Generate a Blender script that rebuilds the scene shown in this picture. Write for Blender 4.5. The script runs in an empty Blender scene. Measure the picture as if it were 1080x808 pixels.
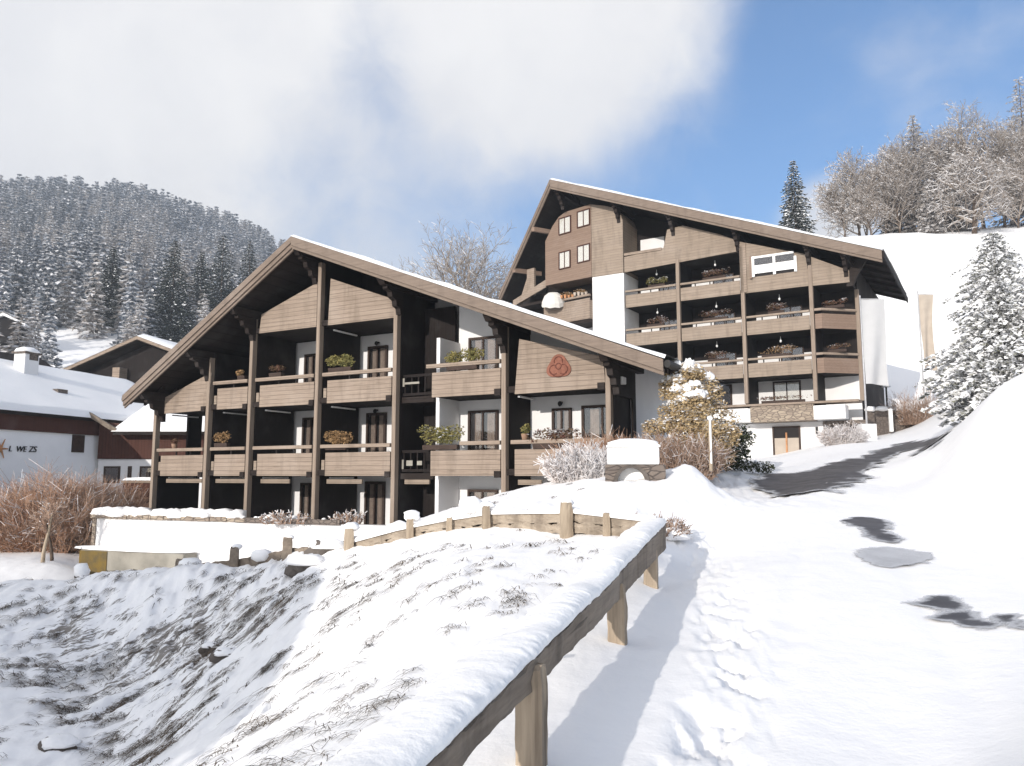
import bpy, bmesh, math, random
import numpy as np
from mathutils import Vector, Matrix

random.seed(7)
RNG = np.random.RandomState(11)
SC = bpy.context.scene
COL = SC.collection

# ------------------------------------------------------------------ camera model
F, HZ, CX, CY, EYE = 820.0, 502.0, 540.0, 404.0, 1.65
TH = math.atan((HZ - CY) / F)
FW = np.array([0, math.cos(TH), math.sin(TH)])
UP = np.array([0, -math.sin(TH), math.cos(TH)])
CAM = np.array([0, 0, EYE])


def ray(px, py):
    return FW + np.array([(px - CX) / F, 0, 0]) + (CY - py) / F * UP


def at(px, py, Y):
    """world point seen at (px, py) of the 1080 x 808 photograph, Y metres ahead"""
    r = ray(px, py)
    return CAM + r * (Y / r[1])


# ------------------------------------------------------------------ numpy noise
def _hash(ix, iy, seed):
    h = (ix.astype(np.int64) * 374761393 + iy.astype(np.int64) * 668265263 + seed * 1442695041) & 0x7fffffff
    h = ((h ^ (h >> 13)) * 1274126177) & 0x7fffffff
    h = h ^ (h >> 16)
    return (h & 0xffff) / 65535.0


def vnoise(x, y, seed=0):
    x = np.asarray(x, float); y = np.asarray(y, float)
    ix = np.floor(x); iy = np.floor(y)
    fx = x - ix; fy = y - iy
    fx = fx * fx * fx * (fx * (fx * 6 - 15) + 10); fy = fy * fy * fy * (fy * (fy * 6 - 15) + 10)
    a = _hash(ix, iy, seed); b = _hash(ix + 1, iy, seed)
    c = _hash(ix, iy + 1, seed); d = _hash(ix + 1, iy + 1, seed)
    return (a + (b - a) * fx) * (1 - fy) + (c + (d - c) * fx) * fy


def fbm(x, y, seed=0, octv=4):
    s = 0; a = 1.0; t = 0
    for k in range(octv):
        s = s + a * vnoise(x * 2 ** k + 17.3 * k, y * 2 ** k - 9.1 * k, seed + k); t += a; a *= .5
    return s / t


def sstep(a, b, x):
    t = np.clip((x - a) / (b - a), 0, 1)
    return t * t * (3 - 2 * t)


# ------------------------------------------------------------------ terrain
# control points: (photo column, metres ahead, photo row or None, height)
_cp = []


def cp(px, Y, py=None, z=None):
    if z is None:
        z = at(px, py, Y)[2]
    a = (px - CX) / F / (math.cos(TH) + 0.06)
    _cp.append((a, math.log(Y), (z - EYE) / Y))


for Y, py in ((4.1, 808), (14, 540), (18, 478), (22, 415)): cp(1080, Y, py)
for Y, z in ((6, .12), (8, .25), (10, .45), (27, 4.3), (36, 5.2), (50, 9)): cp(1080, Y, None, z)
for Y, z in ((4.3, 0), (8, .2), (14, .8), (22, 1.75), (60, 6.0), (68, 9.6)): cp(1000, Y, None, z)
for Y, py in ((30, 475), (38, 462), (45, 452), (50, 443), (80, 330), (120, 246)): cp(1000, Y, py)
cp(1040, 24, 446); cp(1040, 20, 480); cp(1020, 30, 458)
cp(1000, 160, None, 50); cp(1000, 400, None, 110)
for Y, z in ((4, 0), (8, .2), (12, .55), (20, 1.35), (48, 3.7), (56, 4.6), (63, 6.3), (72, 11), (80, 16.2), (150, 44)): cp(900, Y, None, z)
for Y, py in ((25, 500), (33, 482), (42, 470), (120, 252)): cp(900, Y, py)
cp(830, 4, None, 0); cp(830, 10, None, .35); cp(830, 16, None, .9); cp(830, 25, 511); cp(830, 35, 495); cp(830, 47, 482)
cp(830, 70, None, 5); cp(830, 115, None, 35); cp(830, 150, None, 42)
for Y, z in ((4, .02), (7, .1), (11, .3), (16, .8), (20, 1.25), (25, 1.75), (32, 2.1), (45, 2.6), (70, 4)): cp(760, Y, None, z)
cp(668, 17.6, 510); cp(690, 17.6, 510); cp(700, 18.6, 504); cp(640, 18, 509); cp(742, 19.5, 493); cp(745, 26, None, 2.0); cp(700, 20, 498); cp(690, 25, None, 1.8)
# along the roadside fence, road side
cp(575, 4.7, None, 0.0); cp(660, 7.7, None, .05); cp(695, 10.8, None, .17); cp(560, 3.4, None, -.02)
cp(715, 12.5, None, .3)
cp(650, 4.7, None, -.02); cp(720, 7.7, None, .06); cp(740, 10.8, None, .22)
# bank on the other side of the fence, heaped up to the rail
for px, Y, z in ((440, 3.9, -.02), (505, 4.7, .0), (590, 7.5, .13), (642, 10.5, .38), (668, 12.2, .62), (550, 5.9, .05)):
    cp(px, Y, None, z)
for px, Y, py in ((600, 11, 592), (600, 13.2, 567), (600, 15, 545), (600, 18, 521), (600, 22, 506),
                  (500, 7.6, 672), (500, 10, 612), (500, 12.5, 581), (500, 15, 558), (500, 18, 540), (500, 22, 529),
                  (400, 5.6, 760), (400, 7.2, 705), (400, 10.2, 638), (400, 14, 596), (400, 17, 573), (400, 20, 556),
                  (300, 5, 808), (300, 7, 755), (300, 9.5, 710), (300, 12.5, 668), (300, 15.5, 625),
                  (200, 7, 808), (200, 9.5, 775), (200, 12, 742), (200, 13, 727), (320, 17, 600), (260, 15, 662), (130, 11, 808),
                  (0, 11, 808), (50, 12, 785), (0, 13, 757), (0, 16, 695), (0, 22, 612), (100, 15.5, 720), (100, 18, 660), (100, 21, 603),
                  (200, 16, 680), (200, 18, 640), (200, 20, 594), (300, 18, 596), (300, 19.5, 582), (350, 18.5, 575), (150, 20.5, 599)):
    cp(px, Y, py)
for px, Y, z in ((400, 24, -.5), (400, 28, -1.0), (500, 26, .2), (500, 30, -.8), (300, 23, -1.3), (300, 27, -1.3), (300, 33, -1.3), (200, 22.5, -1.7),
                 (200, 26, -2.2), (200, 30, -2.4), (100, 24, -2.1), (100, 28, -2.4), (100, 33, -2.5), (165, 36, -1.5), (600, 26, 1.2), (640, 23, 1.55),
                 (0, 24, -1.9), (400, 36, -1.2), (300, 42, -1.2), (540, 36, -.5), (640, 32, 1.2)):
    cp(px, Y, None, z)
for px, Y, py in ((0, 28, 606), (0, 33, 588), (50, 30, 599), (50, 36, 581), (0, 40, 574)): cp(px, Y, py)
for px, Y, z in ((0, 60, -1), (100, 60, 0), (200, 60, 1), (0, 100, 9), (100, 100, 9), (0, 150, 24), (0, 250, 67), (0, 500, 170), (0, 850, 301), (0, 1100, 310),
                 (100, 150, 23), (100, 250, 64), (100, 500, 165), (100, 850, 296), (200, 150, 21), (200, 250, 52), (200, 500, 142), (200, 850, 266),
                 (200, 1100, 262), (300, 850, 230), (300, 250, 32), (300, 500, 112), (400, 850, 150), (400, 250, 25), (400, 500, 70), (400, 100, 5), (300, 100, 5),
                 (490, 110, 14), (540, 250, 20), (540, 500, 40), (540, 850, 60), (540, 70, 2), (640, 60, 2.7), (700, 70, 3), (700, 120, 18), (700, 250, 45),
                 (700, 850, 70), (830, 250, 60), (830, 850, 90), (1000, 850, 130), (1080, 125, 42), (1080, 170, 56), (1080, 250, 75), (1080, 850, 150),
                 (0, 2400, 300), (540, 2400, 120), (1080, 2400, 200),
                 (-300, 5, -1.2), (-300, 12, -2.6), (-300, 22, -2.2), (-300, 40, -2), (-300, 60, -1), (-300, 250, 60), (-300, 850, 295),
                 (1400, 5, .3), (1400, 12, 2.6), (1400, 22, 5.5), (1400, 60, 15), (1400, 125, 46), (1400, 850, 180)):
    cp(px, Y, None, z)

_cp = np.array(_cp)
LS = .55


def _U(r2):
    return .5 * r2 * np.log(r2 + 1e-12)


def _tps_fit(P, V, lam):
    n = len(P)
    d2 = ((P[:, None, :] - P[None]) ** 2).sum(-1)
    K = _U(d2) + lam * np.eye(n)
    Q = np.c_[np.ones(n), P]
    M = np.zeros((n + 3, n + 3)); M[:n, :n] = K; M[:n, n:] = Q; M[n:, :n] = Q.T
    return np.linalg.solve(M, np.r_[V, np.zeros(3)])


_P = np.c_[_cp[:, 0], _cp[:, 1] * LS]
_W = _tps_fit(_P, _cp[:, 2], 2e-5)


def H(X, Y):
    """smooth ground height"""
    X = np.asarray(X, float); Y = np.asarray(Y, float)
    shp = np.broadcast(X, Y).shape
    X = np.broadcast_to(X, shp).ravel(); Y = np.broadcast_to(Y, shp).ravel()
    Ye = np.maximum(Y, 3.0)
    a = np.clip(X / Ye, -1.05, 1.05); l = np.log(Ye) * LS
    out = np.empty(len(a))
    n = len(_P)
    for s in range(0, len(a), 40000):
        e = slice(s, s + 40000)
        d2 = (a[e, None] - _P[None, :, 0]) ** 2 + (l[e, None] - _P[None, :, 1]) ** 2
        out[e] = _U(d2) @ _W[:n] + _W[n] + _W[n + 1] * a[e] + _W[n + 2] * l[e]
    z = EYE + out * Ye
    return z.reshape(shp) if shp else float(z[0])


def ground(px, py, y0=3.0, y1=200):
    """point of the ground seen at (px, py)"""
    r = ray(px, py)
    ts = np.exp(np.linspace(math.log(y0), math.log(y1), 1500))
    z = EYE + r[2] / r[1] * ts
    h = H(r[0] / r[1] * ts, ts)
    k = np.argmax(z < h)
    if not (z < h).any(): k = -1
    return np.array([r[0] / r[1] * ts[k], ts[k], h[k]])


def idw(pts, X, Y):
    a = X / np.maximum(Y, 2); l = np.log(np.maximum(Y, 2)) * LS
    num = np.zeros(a.shape); den = np.zeros(a.shape)
    for px, Yc, v in pts:
        w = 1 / ((a - (px - CX) / F) ** 2 + (l - math.log(Yc) * LS) ** 2 + 1e-4) ** 2
        num += w * v; den += w
    return num / den


GR = [(0, 13, .2), (0, 17, .75), (100, 15.5, .95), (100, 18, 1.1), (200, 14.5, 1.1), (200, 17, 1.2), (260, 16, 1.1), (300, 18, .35), (200, 19.7, .35), (100, 20.6, .3), (0, 21, .3),
      (200, 12, .5), (250, 12, .5), (300, 12, .32), (300, 9.5, .28), (350, 8, .2), (300, 7, .2), (400, 10, .18), (450, 8, .16), (400, 14, .22), (500, 12, .12), (500, 9, .12),
      (330, 5.2, .18), (220, 7, .22), (370, 6.2, .2), (430, 6.2, .14), (560, 7, 0), (600, 9, .05), (600, 12, .1), (480, 5, 0), (400, 4.3, .05), (500, 15, 0), (400, 18, 0), (600, 16, 0),
      (600, 20, .05), (650, 18, .1), (700, 8, 0), (800, 8, 0), (900, 10, 0), (900, 5, 0), (1000, 20, 0), (1080, 17, .05), (700, 20, .1), (800, 30, 0), (1000, 40, 0), (900, 45, 0),
      (0, 26, 0), (100, 26, 0), (0, 34, .35), (60, 34, .3), (100, 34, .2), (200, 28, 0), (400, 24, 0), (1000, 80, 0), (900, 120, 0), (300, 500, .2), (0, 200, .5), (100, 800, .4), (540, 800, .4),
      (0, 11, 0), (40, 11.6, .1), (450, 17, 0), (550, 4, 0), (620, 4, 0)]
RG = [(705, 10, .15), (660, 5.5, .1), (620, 4.5, .1), (800, 8, .1), (830, 6, .06), (900, 8, .03), (1000, 8, .03), (900, 5, .03), (1000, 15, .04), (850, 14, .06), (780, 14, .12), (760, 20, .5), (740, 22, .6), (1080, 12, .08),
      (1060, 18, .12), (700, 18, .4), (600, 16, .3), (600, 10, .1), (500, 9, .3), (300, 10, .6), (200, 17, .8), (400, 12, .35), (0, 17, .6), (0, 12, .5), (450, 5, .12), (540, 6, .1), (830, 40, .1), (900, 40, .1), (1000, 100, .1), (0, 28, .2)]
TRAIL = [(722, 556), (740, 585), (760, 625), (772, 670), (768, 720), (757, 775), (748, 840)]


def trail_mask(X, Y):
    P = [ground(*p)[:2] for p in TRAIL]; best = np.full(X.shape, 9.)
    for a, b in zip(P[:-1], P[1:]):
        ab = b - a; t = np.clip(((X - a[0]) * ab[0] + (Y - a[1]) * ab[1]) / (ab @ ab), 0, 1)
        best = np.minimum(best, np.hypot(X - a[0] - t * ab[0], Y - a[1] - t * ab[1]))
    w = .20 + .016 * Y
    return np.exp(-(best / w) ** 4)


def build_terrain():
    nu, nv = 740, 1080
    t = np.linspace(-1, 1, nu)
    a = np.sign(t) * (np.abs(t) * .62 + np.abs(t) ** 5 * .75)
    L = np.linspace(math.log(1.0), math.log(2506.0), nv)
    R = np.exp(L)
    X = a[None, :] * R[:, None]; Y = np.repeat(R[:, None] - 6.0, nu, 1)
    Z = H(X, Y)
    g = idw(GR, X, Y); rg = idw(RG, X, Y)
    near = 1 - sstep(28, 60, Y)
    # drifts and footprints
    Z = Z + near * (.10 * (fbm(X * .45, Y * .45, 3, 3) - .5) * (.3 + rg))
    Z = Z + near * rg * .22 * (fbm(X * 4.2, Y * 2.8, 21, 5) - .5)
    foot = sstep(.58, .72, vnoise(X * 5.0, Y * 2.7, 31)) * np.clip(rg * 1.6 - .5, 0, 1)
    Z = Z - near * .09 * foot
    tm = np.zeros(X.shape); q_ = (Y > 2) & (Y < 18) & (X > -1) & (X < 8); tm[q_] = trail_mask(X[q_], Y[q_])
    Z = Z - tm * (.035 + .085 * np.maximum(0, fbm(X * 6.5 + 2 * vnoise(X, Y, 4), Y * 3.1, 88, 5) - .45) / .3 * (.4 + 1.0 * vnoise(X * 1.1, Y * .9, 87)) - .04 * fbm(X * 15, Y * 10, 89, 3))
    # combed tussocks on the grassy banks
    s = -.5 * X - .86 * Y; c = .86 * X - .5 * Y
    tus = fbm(c * 2.6 + .6 * vnoise(s, c, 5), s * .75, 41, 4) - .5
    Z = Z + near * np.clip(g, 0, 1) * .30 * tus
    # shallow wheel ruts in the packed road
    rc = X - (.42 * Y * (1 + .004 * Y)) - .15 * np.sin(Y * .35)
    for off in (-.75, .7, 1.9):
        Z = Z - near * .018 * np.exp(-((rc - off) / .16) ** 2) * (Y > 2) * (Y < 24)
    far = sstep(60, 300, Y)
    Z = Z + far * np.minimum(14, Y * .02) * (fbm(X * .008, Y * .008, 61, 4) - .5)
    mid = sstep(55, 80, Y) * (1 - sstep(250, 400, Y))
    Z = Z + mid * (.9 * (fbm(X * .10, Y * .07, 91, 4) - .5) + .25 * (fbm(X * .5, Y * .4, 92, 3) - .5))
    V = np.stack([X, Y, Z], -1).reshape(-1, 3)
    i = np.arange(nv - 1)[:, None] * nu + np.arange(nu - 1)[None]
    Fq = np.stack([i, i + 1, i + nu + 1, i + nu], -1).reshape(-1, 4)
    me = np_mesh('snow_ground', V, Fq, smooth=True)
    at_ = me.attributes.new('grass', 'FLOAT', 'POINT'); at_.data.foreach_set('value', g.ravel().astype(np.float32))
    me.materials.append(M['terrain'])
    o = bpy.data.objects.new('snow_ground', me); COL.objects.link(o); o['kind'] = 'structure'
    return o


# ------------------------------------------------------------------ mesh helpers
def np_mesh(name, V, Fq, mi=None, smooth=False):
    me = bpy.data.meshes.new(name)
    V = np.asarray(V, np.float32); Fq = np.asarray(Fq, np.int32)
    n, k = Fq.shape
    me.vertices.add(len(V)); me.vertices.foreach_set('co', V.ravel())
    me.loops.add(n * k); me.loops.foreach_set('vertex_index', Fq.ravel())
    me.polygons.add(n)
    me.polygons.foreach_set('loop_start', np.arange(0, n * k, k, dtype=np.int32))
    me.polygons.foreach_set('loop_total', np.full(n, k, np.int32))
    if mi is not None: me.polygons.foreach_set('material_index', np.asarray(mi, np.int32))
    me.polygons.foreach_set('use_smooth', np.full(n, smooth, bool))
    me.update(calc_edges=True); me.validate()
    return me


def np_obj(name, V, Fq, mats, mi=None, parent=None, smooth=False):
    me = np_mesh(name, V, Fq, mi, smooth)
    for m in mats: me.materials.append(m)
    o = bpy.data.objects.new(name, me); COL.objects.link(o)
    if parent: o.parent = parent
    return o


class MB:
    """collects shapes; frame coordinates (x, y, z)"""
    def __init__(s): s.v = []; s.f = []; s.m = []

    def add(s, vs, fs, m=0):
        b = len(s.v); s.v += [tuple(map(float, p)) for p in vs]
        for f in fs: s.f.append(tuple(b + i for i in f)); s.m.append(m)

    def box(s, x0, x1, y0, y1, z0, z1, m=0):
        s.add([(x0, y0, z0), (x1, y0, z0), (x1, y1, z0), (x0, y1, z0), (x0, y0, z1), (x1, y0, z1), (x1, y1, z1), (x0, y1, z1)],
              [(0, 3, 2, 1), (4, 5, 6, 7), (0, 1, 5, 4), (1, 2, 6, 5), (2, 3, 7, 6), (3, 0, 4, 7)], m)

    def hexa(s, p, m=0):
        s.add(p, [(0, 3, 2, 1), (4, 5, 6, 7), (0, 1, 5, 4), (1, 2, 6, 5), (2, 3, 7, 6), (3, 0, 4, 7)], m)

    def prism(s, poly, y0, y1, m=0):
        """polygon in (x, z) pushed from y0 to y1"""
        n = len(poly)
        s.add([(x, y0, z) for x, z in poly] + [(x, y1, z) for x, z in poly],
              [tuple(range(n)), tuple(range(2 * n - 1, n - 1, -1))] + [(i, i + n, (i + 1) % n + n, (i + 1) % n) for i in range(n)], m)

    def prism_x(s, poly, x0, x1, m=0):
        n = len(poly)
        s.add([(x0, y, z) for y, z in poly] + [(x1, y, z) for y, z in poly],
              [tuple(range(n)), tuple(range(2 * n - 1, n - 1, -1))] + [(i, i + n, (i + 1) % n + n, (i + 1) % n) for i in range(n)], m)

    def tube(s, pts, rad, n=8, m=0, cap=True):
        pts = [Vector(p) for p in pts]
        if not hasattr(rad, '__len__'): rad = [rad] * len(pts)
        b = len(s.v)
        for i, p in enumerate(pts):
            d = (pts[min(i + 1, len(pts) - 1)] - pts[max(i - 1, 0)]).normalized()
            a = d.cross(Vector((0, 0, 1)) if abs(d.z) < .9 else Vector((1, 0, 0))).normalized(); c = d.cross(a)
            for k in range(n):
                t = 2 * math.pi * k / n
                q = p + (a * math.cos(t) + c * math.sin(t)) * rad[i]
                s.v.append(tuple(q))
        for i in range(len(pts) - 1):
            for k in range(n):
                s.f.append((b + i * n + k, b + i * n + (k + 1) % n, b + (i + 1) * n + (k + 1) % n, b + (i + 1) * n + k)); s.m.append(m)
        if cap:
            s.f.append(tuple(b + k for k in range(n))[::-1]); s.m.append(m)
            s.f.append(tuple(b + (len(pts) - 1) * n + k for k in range(n))); s.m.append(m)

    def blob(s, c, r, n=10, seed=0, rough=.25, m=0, flat=0):
        """uneven rounded lump"""
        rr = np.random.RandomState(seed); rows = max(4, n // 2)
        b = len(s.v)
        for i in range(rows + 1):
            ph = math.pi * i / rows
            for k in range(n):
                t = 2 * math.pi * k / n
                q = 1 + rough * (rr.rand() - .5) * (0 if i in (0, rows) else 1)
                z = math.cos(ph)
                if flat and z < 0: z *= flat
                s.v.append((c[0] + r[0] * q * math.sin(ph) * math.cos(t), c[1] + r[1] * q * math.sin(ph) * math.sin(t), c[2] + r[2] * q * z))
        for i in range(rows):
            for k in range(n):
                s.f.append((b + i * n + k, b + (i + 1) * n + k, b + (i + 1) * n + (k + 1) % n, b + i * n + (k + 1) % n)); s.m.append(m)

    def build(s, name, mats, parent=None, smooth=False, bevel=0, weld=False):
        if not isinstance(mats, (list, tuple)): mats = [mats]
        me = bpy.data.meshes.new(name); me.from_pydata(s.v, [], s.f)
        me.polygons.foreach_set('material_index', np.array(s.m, np.int32))
        bm = bmesh.new(); bm.from_mesh(me)
        if weld or smooth: bmesh.ops.remove_doubles(bm, verts=bm.verts, dist=1e-5)
        bmesh.ops.recalc_face_normals(bm, faces=bm.faces)
        bm.to_mesh(me); bm.free()
        if smooth: me.polygons.foreach_set('use_smooth', np.ones(len(me.polygons), bool))
        for m in mats: me.materials.append(m)
        o = bpy.data.objects.new(name, me); COL.objects.link(o)
        if parent: o.parent = parent
        if bevel:
            b = o.modifiers.new('bevel', 'BEVEL'); b.width = bevel; b.segments = 2; b.limit_method = 'ANGLE'
        return o


class LB(MB):
    """building frame: u along the front, v out of the front, w up (stored as x, -y, z)"""
    def bx(s, u0, u1, v0, v1, w0, w1, m=0): s.box(u0, u1, -v1, -v0, w0, w1, m)
    def pr(s, poly, v0, v1, m=0): s.prism(poly, -v0, -v1, m)


def tag(o, label=None, cat=None, group=None, kind=None):
    if label: o['label'] = label
    if cat: o['category'] = cat
    if group: o['group'] = group
    if kind: o['kind'] = kind
    return o


def thing(name, loc, label, cat, group=None, rz=0):
    o = bpy.data.objects.new(name, None); COL.objects.link(o)
    o.empty_display_size = .3
    o.location = loc; o.rotation_euler = (0, 0, rz)
    return tag(o, label, cat, group)


def copy_tree(root, loc, rz, sc, label, group=None):
    r = root.copy(); COL.objects.link(r); r.location = loc; r.rotation_euler = (0, 0, rz); r.scale = sc if hasattr(sc, '__len__') else (sc, sc, sc)
    r['label'] = label
    if group: r['group'] = group
    for ch in list(root.children):
        c = ch.copy(); COL.objects.link(c); c.parent = r
        for g in list(ch.children):
            d = g.copy(); COL.objects.link(d); d.parent = c
    return r


# ------------------------------------------------------------------ materials
M = {}


def nt(name):
    m = bpy.data.materials.new(name); m.use_nodes = True
    t = m.node_tree; b = t.nodes['Principled BSDF']
    M[name] = m
    return m, t, b


class NG:
    def __init__(s, t): s.t = t
    def n(s, typ, **kw):
        x = s.t.nodes.new(typ)
        for k, v in kw.items():
            if k in x.inputs: x.inputs[k].default_value = v
            else: setattr(x, k, v)
        return x
    def l(s, a, b): s.t.links.new(a, b)
    def math(s, op, a, b=None, c=None):
        x = s.t.nodes.new('ShaderNodeMath'); x.operation = op
        for i, q in enumerate((a, b, c)):
            if q is None: continue
            if isinstance(q, (int, float)): x.inputs[i].default_value = q
            else: s.l(q, x.inputs[i])
        return x.outputs[0]
    def mix(s, f, a, b):
        x = s.t.nodes.new('ShaderNodeMix'); x.data_type = 'RGBA'
        for i, q in ((0, f), (6, a), (7, b)):
            if isinstance(q, (int, float)): x.inputs[i].default_value = q
            elif isinstance(q, tuple): x.inputs[i].default_value = q + (1,) if len(q) == 3 else q
            else: s.l(q, x.inputs[i])
        return x.outputs[2]
    def ramp(s, f, lo, hi):
        x = s.t.nodes.new('ShaderNodeMapRange'); x.interpolation_type = 'SMOOTHSTEP'
        s.l(f, x.inputs[0]); x.inputs[1].default_value = lo; x.inputs[2].default_value = hi
        return x.outputs[0]
    def noise(s, vec, scale, detail=4, rough=.55):
        x = s.t.nodes.new('ShaderNodeTexNoise'); x.inputs['Scale'].default_value = scale; x.inputs['Detail'].default_value = detail; x.inputs['Roughness'].default_value = rough
        if vec is not None: s.l(vec, x.inputs['Vector'])
        return x.outputs[0]
    def mapping(s, vec, scale=(1, 1, 1), rot=(0, 0, 0)):
        x = s.t.nodes.new('ShaderNodeMapping'); x.inputs['Scale'].default_value = scale; x.inputs['Rotation'].default_value = rot
        s.l(vec, x.inputs['Vector']); return x.outputs[0]
    def bump(s, h, strength, dist, b):
        x = s.t.nodes.new('ShaderNodeBump'); x.inputs['Strength'].default_value = strength; x.inputs['Distance'].default_value = dist
        s.l(h, x.inputs['Height']); s.l(x.outputs[0], b.inputs['Normal'])


def simple(name, col, rough=.8, var=.25, scale=3.0, spec=.2, bump=0, col2=None):
    m, t, b = nt(name); g = NG(t)
    tc = g.n('ShaderNodeTexCoord').outputs['Object']
    n = g.noise(tc, scale, 5)
    c2 = col2 or tuple(c * (1 - var) for c in col)
    f = g.ramp(n, .3, .7)
    g.l(g.mix(f, col, c2), b.inputs['Base Color'])
    b.inputs['Roughness'].default_value = rough; b.inputs['Specular IOR Level'].default_value = spec
    if bump: g.bump(g.noise(tc, scale * 4, 5), bump, .02, b)
    return m


def wood(name, col, dark, axis='x', plank=.16, gap=.45, rough=.75, rot=0, weather=.0):
    """boards running along an axis, with gaps, grain and weathering"""
    m, t, b = nt(name); g = NG(t)
    tc = g.n('ShaderNodeTexCoord').outputs['Object']
    if rot: tc = g.mapping(tc, (1, 1, 1), (0, 0, -math.radians(rot)))
    sp = g.n('ShaderNodeSeparateXYZ'); g.l(tc, sp.inputs[0])
    sc = {'x': (.7, 9, 14), 'z': (14, 14, .7)}[axis]
    gv = g.mapping(tc, sc)
    grain = g.noise(gv, 1.0, 6, .65)
    fine = g.noise(g.mapping(tc, tuple(q * 3.5 for q in sc)), 1.0, 3)
    blot = g.noise(tc, .55, 4)
    q = g.math('DIVIDE', sp.outputs['Z' if axis == 'x' else 'X'], plank)
    fr = g.math('FRACT', q); fl = g.math('FLOOR', q)
    wn = g.n('ShaderNodeTexWhiteNoise', noise_dimensions='1D'); g.l(fl, wn.inputs['W'])
    line = g.ramp(g.math('ABSOLUTE', g.math('SUBTRACT', fr, .5)), .40, .49)
    k = g.math('ADD', g.math('MULTIPLY', g.ramp(grain, .3, .75), .55), g.math('MULTIPLY', wn.outputs[0], .3))
    k = g.math('ADD', k, g.math('MULTIPLY', g.ramp(fine, .35, .7), .18))
    c = g.mix(g.math('MINIMUM', k, 1.0), col, dark)
    c = g.mix(g.math('MULTIPLY', g.ramp(blot, .48, .72), .35), c, tuple(min(1, q * .9 + .06) for q in col))
    c = g.mix(g.math('MULTIPLY', line, gap), c, tuple(q * .35 for q in dark))
    if weather:
        stain = g.ramp(g.noise(g.mapping(tc, (2.6, 2.6, .45)), 1.0, 5, .6), .46, .74)
        c = g.mix(g.math('MULTIPLY', stain, weather), c, tuple(q * .55 for q in dark))
        crack = g.ramp(g.noise(g.mapping(tc, tuple(q * 1.6 for q in sc)), 1.0, 2, .5), .64, .72)
        c = g.mix(g.math('MULTIPLY', crack, weather), c, tuple(q * .3 for q in dark))
    g.l(c, b.inputs['Base Color'])
    b.inputs['Roughness'].default_value = rough; b.inputs['Specular IOR Level'].default_value = .15
    g.bump(g.math('SUBTRACT', grain, line), .35, .012, b)
    return m


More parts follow.
